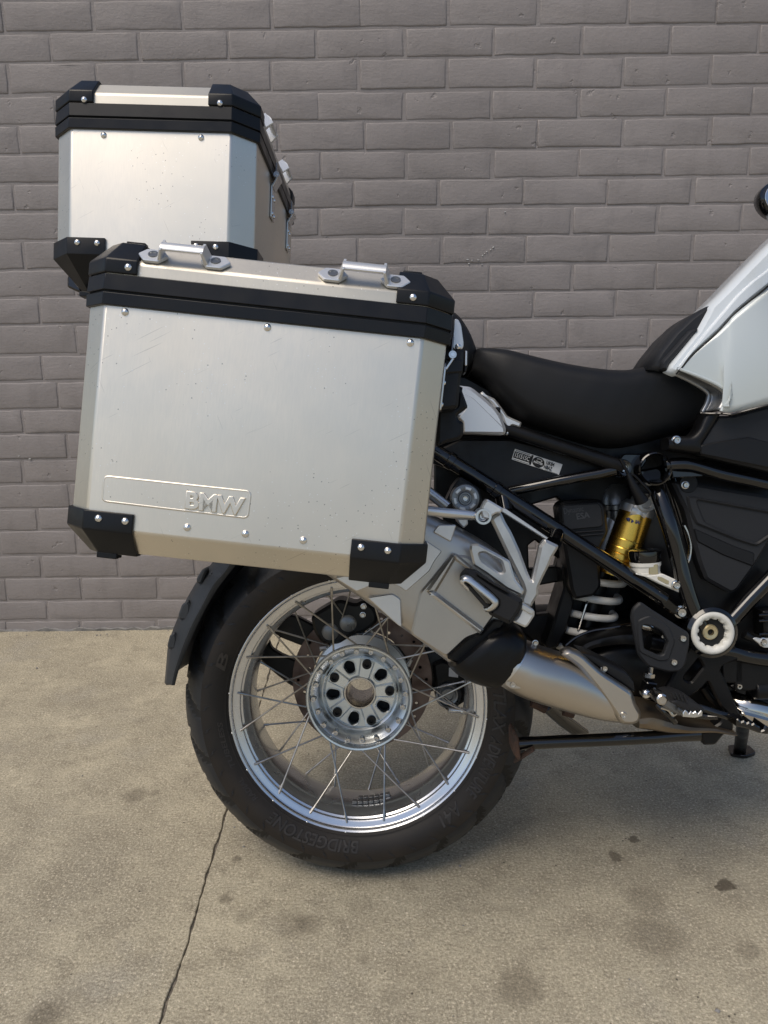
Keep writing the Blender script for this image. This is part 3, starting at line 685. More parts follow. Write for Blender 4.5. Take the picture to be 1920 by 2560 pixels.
# ------------------------------------------------------------------ silencer and exhaust
def exhaust():
    # boxy silencer: outline between upper and lower edges, rear end behind the side case
    TOP = [(0.0166, 0.6999), (0.0766, 0.6867), (0.1302, 0.6577), (0.1775, 0.6351), (0.228, 0.603), (0.2754, 0.5548)]
    BOT = [(-0.0548, 0.5814), (-0.0263, 0.5614), (0.0116, 0.5348), (0.0591, 0.4998), (0.1067, 0.4647), (0.1512, 0.4303)]
    s = mesh('silencer', *hull(TOP, BOT, -.24, -.12, 36, 6, 4), 'silencer_metal', bike, 40); fixn(s)
    Y = -.24
    def pl(name, q, y0, y1, m, r=.003, b=.0012): return mesh(name, *plate([fillet(q, r)], y0, y1, b), m, s, 35)
    pl('side_panel', [(0.0828, 0.625), (0.1165, 0.6235), (0.139, 0.6082), (0.1268, 0.5919), (0.1197, 0.5779), (0.0845, 0.5476), (0.0752, 0.5547), (0.0427, 0.5691), (0.0429, 0.5972)], Y-.003, Y+.01, 'silencer_panel')
    pl('side_panel', [(-0.0228, 0.569), (0.0007, 0.574), (0.0379, 0.5597), (0.0097, 0.5481)], Y-.003, Y+.01, 'silencer_panel')
    pl('side_panel', [(0.026, 0.5386), (0.0635, 0.5442), (0.0762, 0.5359), (0.0775, 0.4934), (0.0724, 0.4958)], Y-.003, Y+.01, 'silencer_panel')
    pl('side_panel', [(0.1341, 0.6479), (0.1607, 0.6477), (0.1525, 0.6221), (0.1259, 0.6375)], Y-.003, Y+.01, 'silencer_panel')
    pl('cover_shell', [(0.1524, 0.6034), (0.178, 0.6009), (0.2127, 0.5679), (0.2359, 0.5349), (0.2126, 0.5044), (0.1986, 0.4845), (0.1752, 0.4763), (0.1447, 0.4476), (0.091, 0.4827), (0.1055, 0.5475), (0.1161, 0.5592)], Y-.006, Y+.01, 'silencer_metal', .006, .003)
    pl('ridge', [(0.116, 0.5474), (0.1288, 0.5473), (0.2009, 0.4915), (0.1951, 0.4838)], Y-.016, Y+.0, 'silencer_panel', .003, .004)
    pl('ridge', [(0.1536, 0.6057), (0.1582, 0.6034), (0.1582, 0.5964), (0.1288, 0.5473), (0.116, 0.5474), (0.1149, 0.5509)], Y-.016, Y+.0, 'silencer_metal', .003, .004)
    pl('ridge', [(0.1536, 0.6057), (0.1606, 0.6045), (0.1849, 0.5845), (0.1802, 0.5793), (0.1582, 0.5952)], Y-.014, Y+.0, 'silencer_metal', .003, .003)
    # black end cover
    TOP = [(0.2224, 0.4953), (0.2371, 0.4977), (0.2542, 0.4901), (0.267, 0.4777), (0.2674, 0.4628), (0.264, 0.4529)]
    BOT = [(0.148, 0.4311), (0.157, 0.4198), (0.1754, 0.409), (0.1951, 0.4009), (0.2148, 0.3963), (0.2247, 0.3977)]
    e = mesh('end_cover', *hull(TOP, BOT, [-.273, -.276, -.276, -.274, -.27, -.24], [-.11]*6, 28, 3.6, 4), 'satin_black', bike, 50); fixn(e)
    mesh('end_cover_wing', *plate([fillet([(0.144, 0.4469), (0.1749, 0.4765), (0.1978, 0.4839), (0.215, 0.5059), (0.2308, 0.5026), (0.2215, 0.465), (0.1748, 0.4321)], .005)], -.25, -.18, .003), 'satin_black', e)
    # stainless heat shield over the link pipe
    TOP = [(0.2651, 0.466), (0.2799, 0.461), (0.2987, 0.453), (0.3189, 0.4461), (0.3418, 0.4378), (0.3633, 0.4267), (0.3849, 0.4143), (0.4091, 0.3992), (0.4329, 0.3854), (0.4389, 0.3662)]
    BOT = [(0.22, 0.4061), (0.2287, 0.3967), (0.2529, 0.3821), (0.28, 0.371), (0.307, 0.3618), (0.334, 0.3529), (0.361, 0.3445), (0.388, 0.3381), (0.4149, 0.3347), (0.4338, 0.3346)]
    h = mesh('heat_shield', *hull(TOP, BOT, [-.268, -.268, -.267, -.264, -.26, -.255, -.25, -.246, -.243, -.236], [-.15]*10, 36, 2.3, 4), 'exhaust_metal', bike, 40); fixn(h)
    mesh('clamp_ring', *hull([(0.2632, 0.4666), (0.2696, 0.4643)], [(0.2184, 0.4067), (0.2238, 0.4011)], -.271, -.148, 36, 2.3), 'satin_silver', h)
    WING = [(0.3135, 0.4533), (0.3292, 0.4612), (0.3463, 0.4542), (0.378, 0.4252), (0.425, 0.3935), (0.4296, 0.3768), (0.4392, 0.3607), (0.4358, 0.3473), (0.4259, 0.3425), (0.4074, 0.3433), (0.3968, 0.3609), (0.3702, 0.3985), (0.3438, 0.4308)]
    mesh('shield_wing', *plate([fillet(WING, .008, 6)], -.25, -.225, .006), 'exhaust_metal', h, 60)
    for p, s_ in zip([(0.2424, -0.262, 0.4096), (0.4101, -0.2515, 0.3591), (0.3875, -0.23, 0.4247), (0.2826, -0.225, 0.4633)], (.6, .66, .55, .45)):
        bolt(h, p, s_)
    mesh('slot_washer', *plate([fillet([(0.2298, 0.4151), (0.2453, 0.4151), (0.2557, 0.4085), (0.2546, 0.4027), (0.2401, 0.4027), (0.2311, 0.4086)], .004)], -.2615, -.25, .001), 'exhaust_metal', h)
    g = mesh('shield_bracket', *hull([(0.3503, 0.4509), (0.3681, 0.4466), (0.39, 0.436), (0.4133, 0.4242), (0.4201, 0.4208), (0.4311, 0.4075)], [(0.3627, 0.4383), (0.3764, 0.4272), (0.3928, 0.4132), (0.4066, 0.4034), (0.4203, 0.3936), (0.434, 0.3852)], -.228, -.17, 20, 4, 3), 'black_plastic', bike); fixn(g)
    # stained collector box and polished header
    c = mesh('collector', *hull([(0.4581, 0.3358), (0.4812, 0.3401), (0.5102, 0.3297), (0.5421, 0.3192), (0.5797, 0.3147), (0.6145, 0.3057)], [(0.4584, 0.3048), (0.4816, 0.2997), (0.5105, 0.2966), (0.5423, 0.2983), (0.5799, 0.3011), (0.6146, 0.2968)], -.175, .1, 24, 3.5, 3), 'burnt_metal', bike); fixn(c)
    mesh('header_pipe', *tube(smooth([(0.6074, -0.05, 0.3554), (0.6211, -0.06, 0.3375), (0.6301, -0.08, 0.3302), (0.6442, -0.1, 0.3304), (0.6663, -0.11, 0.3248), (0.704, -0.11, 0.3119)], 6), .0225, 20), 'chrome', bike)
    mesh('header_shield', *plate([fillet([(0.63, 0.3329), (0.6457, 0.3287), (0.6812, 0.3188), (0.6896, 0.3035), (0.6665, 0.3064), (0.6377, 0.3176)], .004)], -.15, -.11, .004), 'chrome', bike)
exhaust()

# ------------------------------------------------------------------ passenger footrest carrier
def footrest():
    Y0 = -.262
    root = mesh('footrest_bracket', *plate([fillet([(0.2095, 0.6571), (0.2166, 0.6635), (0.2251, 0.6677), (0.2322, 0.652), (0.2407, 0.6376), (0.2535, 0.609), (0.2649, 0.5774), (0.2694, 0.5673), (0.2709, 0.5659), (0.2762, 0.5902), (0.2812, 0.6123), (0.2812, 0.6159), (0.2904, 0.627), (0.3102, 0.6171), (0.3088, 0.6121), (0.3004, 0.5986), (0.2961, 0.5872), (0.2876, 0.5701), (0.2805, 0.5543), (0.2806, 0.5442), (0.272, 0.5299), (0.2706, 0.5256), (0.2549, 0.53), (0.2549, 0.5387), (0.2592, 0.5501), (0.2563, 0.5602), (0.2478, 0.5775), (0.2336, 0.6063), (0.2166, 0.6421)], .003)], Y0, Y0+.018, .004), 'cast_silver', bike, 40)
    mesh('heel_guard', *plate([fillet([(0.1791, 0.6209), (0.1908, 0.6218), (0.2106, 0.6109), (0.2369, 0.5962), (0.2447, 0.5692), (0.2582, 0.5519), (0.2553, 0.5433), (0.2318, 0.5549), (0.202, 0.5774), (0.1836, 0.5894), (0.178, 0.6133)], .003), fillet([(0.1919, 0.6071), (0.1995, 0.6082), (0.2241, 0.5951), (0.2283, 0.5801), (0.2233, 0.5777), (0.1964, 0.5967)], .003)], Y0-.008, Y0+.002, .003), 'cast_silver', root, 40)
    hd = mesh('clamp_head', *plate([fillet([(0.1932, 0.6708), (0.1996, 0.6836), (0.2039, 0.6871), (0.2266, 0.6734), (0.223, 0.6663), (0.2166, 0.6663), (0.211, 0.6628), (0.2081, 0.6564), (0.1968, 0.6594)], .002)], Y0-.012, Y0+.012, .0025), 'bracket_silver', root, 40)
    c = (0.1975, -0.262, 0.6619)
    mesh('boss', *lathe([(.0, .012), (.0085, .012), (.0085, -.016), (.0115, -.016), (.012, -.014), (.012, .014)], c=c, n=32), 'satin_silver', root)
    fast('boss_bolt', BOLT, root, (c[0], c[1]-.006, c[2]), .7)
    # rack tube from the side case
    mesh('rack_tube', *tube([(0.0746, -0.262, 0.6761), (0.1201, -0.262, 0.67), (0.1542, -0.262, 0.6659), (0.1826, -0.262, 0.6628), (0.189, -0.262, 0.662)], [.0072, .0072, .0072, .0072, .006], 16), 'satin_silver', bike)
    mesh('rack_brace', *tube([(0.0918, -0.19, 0.7195), (0.1263, -0.19, 0.692), (0.1512, -0.2, 0.6726)], .0085, 14), 'satin_silver', bike)
    # peg, folded up
    pg = mesh('passenger_peg', *plate([fillet([(0.1717, 0.5867), (0.1884, 0.5831), (0.2107, 0.5667), (0.2331, 0.5539), (0.2512, 0.5432), (0.2498, 0.5341), (0.2477, 0.5298), (0.2358, 0.5115), (0.2316, 0.508), (0.2037, 0.5216), (0.2009, 0.5273), (0.2128, 0.5371), (0.2135, 0.5413), (0.1968, 0.557), (0.173, 0.5737), (0.166, 0.5684), (0.1626, 0.5727), (0.164, 0.5783)], .003)], -.305, -.264, .006), 'peg_rubber', bike, 40)
    mesh('rubber_ridge', *plate([fillet([(0.1857, 0.5843), (0.2082, 0.5696), (0.2309, 0.5563), (0.2302, 0.5536), (0.2082, 0.5662), (0.1843, 0.5816)], .001)], -.309, -.30, .001), 'peg_rubber', pg)
    mesh('peg_strap', *tube(smooth([(0.1723, -0.3, 0.5601), (0.1629, -0.306, 0.5715), (0.171, -0.308, 0.5756), (0.1913, -0.309, 0.5607), (0.2098, -0.309, 0.544), (0.2086, -0.307, 0.5354), (0.2005, -0.3, 0.5293), (0.2001, -0.292, 0.5356)], 5), .0036, 10, flat=(1, 1.6)), 'satin_silver', pg)
    mesh('peg_recess', *plate([fillet([(0.1702, 0.567), (0.1758, 0.5642), (0.1995, 0.5372), (0.2016, 0.5301), (0.1939, 0.5358), (0.173, 0.5599)], .001)], -.3065, -.27, .0005), 'void_black', pg)
    k = mesh('peg_clevis', *plate([fillet([(0.2514, 0.5316), (0.2542, 0.5337), (0.2697, 0.5251), (0.2697, 0.5179), (0.2599, 0.503), (0.2557, 0.5009), (0.238, 0.5096), (0.2458, 0.5181)], .002)], -.29, -.255, .003), 'bracket_silver', root, 40)
    mesh('clevis_cap', *plate([fillet([(0.249, 0.5342), (0.2511, 0.5377), (0.2678, 0.5278), (0.2671, 0.5208), (0.2629, 0.5208), (0.249, 0.5293)], .002)], -.295, -.28, .0015), 'cast_silver', k)
    # round rubber-mounted puck of the case carrier
    c = Vector((0.1775, -0.2, 0.6858)); R_ = .0228
    pk = mesh('carrier_puck', *lathe([(0, -.004), (.0065, -.004), (.0075, -.006), (.0095, -.006), (.011, -.003), (.013, -.0035), (.020, -.0045), (.0215, -.004), (R_, -.001), (R_, .014), (.012, .02)], c=c, n=48), 'dark_silver', bike)
    for i in range(6):
        a0 = radians(60*i+15); q = []
        for r in (.0135, .0185):
            arc = [a0+radians(t) for t in range(-19, 20, 5)]
            if r > .015: arc = arc[::-1]
            q += [(c.x+r*cos(t), c.z+r*sin(t)) for t in arc]
        mesh('puck_slot', *plate([q], c.y-.0056, c.y-.001, .0009), 'bracket_silver', pk)
    bolt(pk, (c.x, c.y-.005, c.z), .55)
    mesh('puck_mount', *plate([fillet([(0.1456, 0.6743), (0.1611, 0.7064), (0.1718, 0.7194), (0.2009, 0.7015), (0.2069, 0.6784), (0.1885, 0.6539), (0.1608, 0.6603)], .004)], -.186, -.13, .003), 'satin_black', bike)
    # silver rail under the frame tube
    mesh('rail_strip', *plate([[(0.2376, 0.6689), (0.2422, 0.6689), (0.3096, 0.6221), (0.3066, 0.6191), (0.236, 0.6643)]], -.185, -.15, .001), 'bracket_silver', bike)
    mesh('silencer_hanger', *plate([fillet([(0.1654, 0.6541), (0.1823, 0.654), (0.1831, 0.6447), (0.1761, 0.6386), (0.1685, 0.6464)], .002)], -.19, -.13, .002), 'bracket_silver', bike)
footrest()

# ------------------------------------------------------------------ frame
def frame():
    Y = -.14
    root = mesh('frame', *tube([(0.0906, -0.14, 0.7894), (0.1372, -0.14, 0.7591), (0.2313, -0.14, 0.699), (0.3374, -0.14, 0.6295), (0.4418, -0.14, 0.5592), (0.5073, -0.14, 0.5147)], .0125, 18), 'gloss_black', bike)
    for p in [(0.1593, -0.14, 0.7452), (0.2339, -0.14, 0.697)]:
        mesh('tube_collar', *lathe([(.0125, -.006), (.0145, -.005), (.0145, .005), (.0125, .006)], c=p, axis=(.83, 0, -.56), n=20), 'gloss_black', root)
    for p, q in (((0.243, -0.14, 0.6859), (0.2462, -0.15, 0.6628)), ((0.3342, -0.14, 0.6276), (0.322, -0.165, 0.6117))):
        mesh('frame_boss', *tube([p, q], .0125, 16), 'gloss_black', root)
    mesh('frame_lug', *plate([fillet([(0.49, 0.531), (0.5023, 0.5227), (0.5104, 0.5213), (0.5241, 0.5089), (0.5349, 0.5047), (0.5472, 0.4964), (0.5466, 0.4881), (0.5392, 0.4827), (0.5284, 0.4855), (0.5025, 0.5035), (0.4984, 0.509)], .004)], Y-.012, Y+.012, .003), 'gloss_black', root)
    # weld-like collar, tubes
    mesh('seat_rail', *tube([(0.1565, -0.13, 0.8381), (0.2542, -0.14, 0.7948), (0.337, -0.14, 0.7669), (0.4018, -0.14, 0.7455), (0.438, -0.14, 0.7322)], .0115, 16), 'satin_black', root)
    mesh('lower_rail', *tube([(0.2497, -0.125, 0.6893), (0.2575, -0.13, 0.6946), (0.3382, -0.135, 0.711), (0.4019, -0.14, 0.7222), (0.438, -0.14, 0.7309)], .0085, 14), 'gloss_black', root)
    c = (0.438, -0.14, 0.7307)
    pl = mesh('junction_plate', *plate([fillet([(0.4302, 0.7402), (0.4419, 0.7543), (0.4737, 0.7534), (0.4808, 0.7445), (0.4668, 0.7234), (0.4575, 0.7164), (0.4386, 0.7189)], .004)], -.135, -.12, .002), 'gloss_black', root)
    mesh('junction_ring', *lathe([(.0, .004), (.0085, .004), (.0085, -.008), (.0125, -.0085), (.0145, -.004), (.015, .012)], c=c, n=28), 'gloss_black', root)
    fast('junction_bolt', BOLT, root, (c[0], c[1]-.006, c[2]), .85)
    # big hollow cross tube
    c = (0.4849, -0.155, 0.729)
    mesh('cross_tube', *lathe([(.0, .06), (.0225, .06), (.0225, -.004), (.0245, -.0065), (.0265, -.005), (.028, .002), (.028, .08)], c=c, n=48), 'gloss_black', root)
    # down tube to the pivot
    mesh('down_tube', *tube(smooth([(0.4988, -0.125, 0.7016), (0.4998, -0.138, 0.6816), (0.5103, -0.15, 0.6399), (0.525, -0.15, 0.5879), (0.5363, -0.152, 0.5426), (0.5516, -0.152, 0.4968), (0.5656, -0.15, 0.4701)], 5), .0135, 18), 'gloss_black', root)
    mesh('inner_tube', *tube(smooth([(0.5279, -0.09, 0.7169), (0.5501, -0.09, 0.6491), (0.5676, -0.09, 0.5878), (0.5797, -0.09, 0.5332), (0.5961, -0.09, 0.4645)], 5), .014, 16), 'gloss_black', root)
    mesh('brake_hose', *tube(smooth([(0.5456, -0.12, 0.6355), (0.5529, -0.12, 0.6198), (0.5566, -0.12, 0.603), (0.5557, -0.12, 0.5862), (0.5511, -0.12, 0.5718), (0.5418, -0.11, 0.5536)], 6), .0035, 10), 'bolt_steel', bike)
    mesh('top_tube', *tube(smooth([(0.5043, -0.15, 0.7348), (0.5202, -0.152, 0.7364), (0.5382, -0.152, 0.7358), (0.5626, -0.15, 0.7294), (0.5904, -0.15, 0.7207), (0.633, -0.148, 0.7113), (0.6901, -0.145, 0.6988)], 4), .0105, 16), 'gloss_black', root)
    mesh('gusset', *plate([fillet([(0.5099, 0.7277), (0.521, 0.7262), (0.5433, 0.7247), (0.5627, 0.7196), (0.56, 0.7154), (0.5129, 0.7138)], .002)], -.158, -.13, .002), 'gloss_black', root)
    mesh('front_tube', *tube([(0.6084, -0.14, 0.4726), (0.6204, -0.14, 0.4849), (0.6469, -0.14, 0.5149), (0.6853, -0.14, 0.5557)], .0125, 16), 'gloss_black', root)
    mesh('lower_tube', *tube(smooth([(0.59, -0.14, 0.4328), (0.6171, -0.14, 0.4292), (0.6375, -0.14, 0.4229), (0.6646, -0.14, 0.4179), (0.6985, -0.14, 0.4143)], 4), .0135, 16), 'gloss_black', root)
    # pivot
    c = Vector((0.576, -0.165, 0.4653))
    mesh('pivot_shell', *lathe([(.039, .06), (.041, .0), (.0355, -.004), (.03, .02), (.02, .022), (.0, .022)], c=c, n=48), 'gloss_black', root)
    V, F = [], []; n = 96                     # white nylon ring with a toothed inner edge
    pr_ = []
    for i in range(n):
        a = 2*pi*i/n; tooth = .0018 if (i//4) % 2 else 0
        for r, y in ((.0345, .006), (.0352, .0), (.034, -.004), (.030, -.006), (.0265, -.0045), (.0238-tooth, -.001), (.0235-tooth, .012)):
            V.append((c.x+r*cos(a), c.y+y, c.z+r*sin(a)))
    for i in range(n):
        for j in range(6): F.append((i*7+j, ((i+1) % n)*7+j, ((i+1) % n)*7+j+1, i*7+j+1))
    fixn(mesh('pivot_ring', V, F, 'white_nylon', bike, 50))
    e = Vector((c.x-.002, c.y+.012, c.z+.0008))
    mesh('pivot_nut', *lathe([(.0165, .012), (.0165, -.002), (.015, -.004), (.0, -.004)], c=e, n=6), 'satin_black', bike)
    mesh('pivot_cup', *lathe([(.024, -.006), (.0225, .008), (.017, .01)], c=e, n=40), 'void_black', bike)
    mesh('pivot_stud', *lathe([(.0, -.002), (.0048, -.002), (.0052, -.012), (.0105, -.0125), (.0125, -.010), (.0125, .004)], c=e, n=28), 'brass', bike)
    # rider footrest plate with cut-outs
    o1 = [(0.5504, 0.4791), (0.546, 0.4518), (0.5441, 0.4368), (0.5322, 0.419), (0.521, 0.3957), (0.5124, 0.3779), (0.5058, 0.3669), (0.5194, 0.3558), (0.533, 0.3475), (0.5478, 0.3571), (0.5691, 0.3735), (0.5758, 0.3817), (0.5785, 0.379), (0.5868, 0.361), (0.5965, 0.3417), (0.6075, 0.3306), (0.6143, 0.3237), (0.6319, 0.3223), (0.6179, 0.3527), (0.6068, 0.3788), (0.5957, 0.4009), (0.601, 0.4091), (0.6264, 0.4185), (0.6235, 0.4322), (0.6166, 0.4459), (0.6148, 0.4733), (0.5823, 0.498)]
    h1 = [(0.5611, 0.4209), (0.5687, 0.4065), (0.5495, 0.3819), (0.5434, 0.3819), (0.5373, 0.3867), (0.5392, 0.3929)]; h2 = [(0.5806, 0.3735), (0.5854, 0.3638), (0.6046, 0.3417), (0.6006, 0.3373), (0.5925, 0.3397), (0.5856, 0.35)]
    mesh('footrest_plate', *plate([fillet(o1, .004), fillet(h1, .003)], -.152, -.138, .003), 'satin_black', root, 40)
    mesh('footrest_strut', *tube([(0.5797, -0.12, 0.365), (0.591, -0.12, 0.348), (0.6106, -0.12, 0.3296), (0.6315, -0.12, 0.314)], .008, 12), 'satin_black', root)
    fast('frame_bolt', BOLT, root, (0.5305, -0.156, 0.4967), .98); fast('frame_bolt', BOLT, root, (0.5206, -0.16, 0.5413), .75)
frame()

# ------------------------------------------------------------------ brake heel guard, master cylinder, reservoir, shock
def mid():
    o = [(0.4568, 0.5192), (0.4445, 0.5072), (0.4424, 0.4927), (0.4481, 0.4597), (0.4536, 0.4332), (0.4694, 0.4145), (0.5033, 0.4048), (0.5215, 0.4063), (0.5299, 0.4195), (0.5347, 0.4473), (0.5345, 0.4678), (0.5129, 0.4817), (0.4737, 0.507)]
    h = [(0.4584, 0.4774), (0.4607, 0.482), (0.474, 0.4806), (0.491, 0.472), (0.5005, 0.4541), (0.4933, 0.4343), (0.4861, 0.4327), (0.4626, 0.4434)]
    g = mesh('heel_plate', *plate([fillet(o, .006), fillet(h, .004)], -.18, -.168, .003), 'dark_grey_plastic', bike, 40)
    lo = [(0.4632, 0.4948), (0.4722, 0.4974), (0.5008, 0.4802), (0.5114, 0.4565), (0.5014, 0.4249), (0.4858, 0.4236), (0.4546, 0.4383), (0.4511, 0.4673), (0.4516, 0.4897)]
    mesh('plate_rim', *plate([fillet(lo, .006), fillet(h, .004)], -.1825, -.176, .0018), 'dark_grey_plastic', g, 40)
    for p in [(0.5236, -0.182, 0.4599), (0.5098, -0.182, 0.422)]: bolt(g, p, .68)
    mc = mesh('master_cylinder', *merge(tube([(0.4685, -0.145, 0.4746), (0.4785, -0.145, 0.4726), (0.4859, -0.145, 0.4698)], [.005, .008, .006], 14)), 'bolt_steel', bike)
    mesh('cylinder_body', *merge(tube([(0.4855, -0.14, 0.4701), (0.5043, -0.14, 0.4612)], .008, 14), tube([(0.4847, -0.135, 0.4439), (0.5049, -0.135, 0.4397)], .0145, 16)), 'satin_black', bike)
    mesh('cylinder_clevis', *tube([(0.5061, -0.135, 0.4588), (0.5102, -0.135, 0.4465), (0.501, -0.135, 0.4274)], .008, 12), 'satin_silver', bike)
    # push rod to the pedal
    mesh('push_rod', *merge(tube([(0.4785, -0.165, 0.4106), (0.4767, -0.165, 0.3932)], .004, 10), lathe([(.009, 0), (.009, .006)], c=(0.4754, -0.165, 0.3939), axis=(.1, 0, 1), n=6)), 'bolt_steel', bike)
    mesh('rod_fork', *plate([fillet([(0.4689, 0.3892), (0.486, 0.3865), (0.4835, 0.3757), (0.4822, 0.365), (0.4757, 0.3583), (0.4638, 0.3624), (0.4624, 0.3705)], .003)], -.178, -.155, .002), 'gloss_black', bike)
    fast('fork_pin', RIVET, bike, (0.4669, -0.179, 0.3703), 1.6)
    # brake fluid reservoir
    a = Vector((0.4783, -0.13, 0.595)); b_ = Vector((0.4803, -0.13, 0.5579)); t = (b_-a).normalized(); L_ = (b_-a).length; s = L_/310
    r = mesh('fluid_reservoir', *lathe([(.0, 150*s), (208*s, 152*s), (206*s, 200*s), (192*s, 222*s), (190*s, 290*s), (196*s, 300*s), (190*s, 315*s), (120*s, 340*s), (0, 345*s)], c=a, axis=t, n=40), 'white_nylon', bike, 30)
    mesh('reservoir_cap', *lathe([(0, -22*s), (150*s, -22*s), (195*s, -12*s), (215*s, 4*s), (218*s, 60*s), (212*s, 140*s), (206*s, 150*s), (0, 151*s)], c=a, axis=t, n=40), 'gloss_black', r, 30)
    mesh('level_window', *plate([fillet([(0.4777, 0.5759), (0.4923, 0.5746), (0.493, 0.559), (0.4779, 0.5585)], .001)], a.y-190*s-.0012, a.y-150*s, .0008), 'brass', r)
    mesh('reservoir_arm', *plate([fillet([(0.4556, 0.5618), (0.4745, 0.5569), (0.4933, 0.5591), (0.5003, 0.5597), (0.5298, 0.5458), (0.5336, 0.5398), (0.5329, 0.5327), (0.5276, 0.5286), (0.5205, 0.5316), (0.4958, 0.5425), (0.4721, 0.5545)], .002)], -.155, -.135, .002), 'white_nylon', r, 40)
    mesh('arm_recess', *plate([fillet([(0.4912, 0.5553), (0.4976, 0.5546), (0.5098, 0.5481), (0.5093, 0.5428), (0.5058, 0.5428), (0.4918, 0.5506)], .001)], -.1556, -.15, .0004), 'brass', r)
    # shock absorber: gold reservoir, silver head, white spring
    A = Vector((0.4818, -0.07, 0.6524)); B = Vector((0.4448, -0.07, 0.5464)); ax = (B-A).normalized(); L_ = (B-A).length; R_ = .0285
    sh = mesh('shock_absorber', *lathe([(.0, .0), (R_, .0), (R_, L_*.12), (R_*1.0, L_*.13), (R_*1.0, L_*.42), (R_*.985, L_*.425), (R_, L_*.435), (R_, L_*.55), (R_*.975, L_*.555), (R_, L_*.57), (R_, L_*.64), (R_*.97, L_*.65), (R_*1.0, L_*.66), (R_, L_*.74), (R_*.97, L_*.75), (R_*1.0, L_*.76), (R_*.99, L_), (0, L_)], c=A, axis=ax, n=48), 'gold', bike, 20)
    mesh('shock_head', *lathe([(0, -.022), (R_*.8, -.02), (R_*1.02, -.012), (R_*1.03, .001), (0, .002)], c=A, axis=ax, n=48), 'cast_silver', sh, 30)
    e = Vector((0.4897, -0.095, 0.6726))
    mesh('shock_eye', *merge(lathe([(0, -.006), (.0085, -.006), (.010, -.010), (.015, -.010), (.0165, -.006), (.0165, .03)], c=e, n=32), tube([e+Vector((-.022, .012, -.012)), e+Vector((.002, .01, -.02))], .015, 16)), 'cast_silver', sh, 30)
    d0 = Vector((0.4675, 0, 0.671)); mesh('shock_dome', *lathe([(0, -.036), (.016, -.032), (.026, -.02), (.0295, -.004), (.0305, .004), (.027, .006), (.027, .014), (.0235, .016), (.0235, .04)], c=d0, axis=(.05, 0, -1), n=40), 'dark_silver', sh, 30)
    mesh('shock_body', *tube([d0+Vector((0, 0, -.03)), Vector((0.451, 0, 0.6002)), Vector((0.433, 0, 0.5476))], .022, 24), 'cast_silver', sh)
    S0 = Vector((0.4428, -0.02, 0.5634)); S1 = Vector((0.3979, -0.02, 0.3935)); sa = (S1-S0); SL = sa.length; sa.normalize(); u = sa.cross(Vector((0, 1, 0))).normalized(); v_ = sa.cross(u)
    turns = 5.6; pts = []
    for i in range(int(turns*28)+1):
        t = i/28; ang = 2*pi*t+1.2; pts.append(S0+sa*(SL*t/turns)+u*cos(ang)*.041+v_*sin(ang)*.041)
    mesh('spring', *tube(pts, .0066, 12), 'spring_white', sh)
    mesh('damper_rod', *tube([S0, S1], .017, 16), 'satin_black', sh)
    mesh('spring_cable', *tube([(0.408, -0.05, 0.5097), (0.4001, -0.062, 0.4944), (0.3931, -0.062, 0.4714), (0.3866, -0.06, 0.4479)], .0022, 8), 'bolt_steel', sh)
    # logo and lettering on the gold reservoir, laid round the barrel
    lx = (Vector((0.4914, -0.1, 0.6363))-Vector((0.472, -0.1, 0.6414))).normalized(); lz = -ax
    p = Vector((0.4741, -0.098, 0.6379)); lettering('lettering', 'SACHS', p+Vector((-.003, -.0022, 0)), (lx.x, .3, lx.z), lz, .0062, 'blue_print', sh, .0006, .02, width=.019)
    q = [(0.4583, 0.6462), (0.4629, 0.6474), (0.462, 0.645), (0.4611, 0.6425), (0.463, 0.6407), (0.4605, 0.6413)]; q2 = [(0.4696, 0.6406), (0.4654, 0.6388), (0.466, 0.6413), (0.4666, 0.6437), (0.4647, 0.6456), (0.4678, 0.6437)]
    for k in (q, q2): mesh('logo', *plate([k], -.1005, -.09, .0002), 'blue_print', sh)
    # suspension control box
    bx = [(0.3442, 0.6655), (0.3516, 0.675), (0.4152, 0.6785), (0.4241, 0.6689), (0.4291, 0.6225), (0.4217, 0.6075), (0.413, 0.5898), (0.4174, 0.5301), (0.4052, 0.5143), (0.3725, 0.5083), (0.3657, 0.527), (0.3546, 0.5944)]
    eb = mesh('control_box', *plate([fillet(bx, .006)], -.095, -.04, .005), 'black_plastic', bike, 40)
    mesh('box_lid', *plate([fillet([(0.3482, 0.6659), (0.3522, 0.6699), (0.4099, 0.6728), (0.4153, 0.6667), (0.4182, 0.6356), (0.4129, 0.6316), (0.3523, 0.6266)], .004)], -.101, -.09, .002), 'dark_grey_plastic', eb, 40)
    for q in ([(0.3493, -0.0965, 0.6213), (0.4192, -0.0965, 0.6262)], [(0.35, -0.0965, 0.6152), (0.4186, -0.0965, 0.6201)]): mesh('box_rib', *tube(q, .002, 8), 'black_plastic', eb)
    a = Vector((0.3529, -0.1012, 0.6516)); c = Vector((0.3858, -0.1012, 0.6562)); ux = c-a; lettering('lettering', 'Dynamic', a, ux, (-ux.z, 0, ux.x), .0125, 'grey_print', eb, .0004, 0, width=ux.length)
    a = Vector((0.3739, -0.1012, 0.6449)); c = Vector((0.3959, -0.1012, 0.6481)); ux = c-a; lettering('lettering', 'ESA', a, ux, (-ux.z, 0, ux.x), .0105, 'grey_print', eb, .0006, .02, width=ux.length)
    # connector plug and its cable
    mesh('cable_plug', *merge(tube(smooth([(0.4272, -0.165, 0.7456), (0.4341, -0.165, 0.7329), (0.4399, -0.165, 0.7214)], 4), .0028, 8), tube([(0.4399, -0.165, 0.7214), (0.4469, -0.165, 0.7052), (0.4568, -0.163, 0.6889), (0.4636, -0.16, 0.6772)], [.004, .0065, .009, .0115], 14)), 'satin_black', bike)
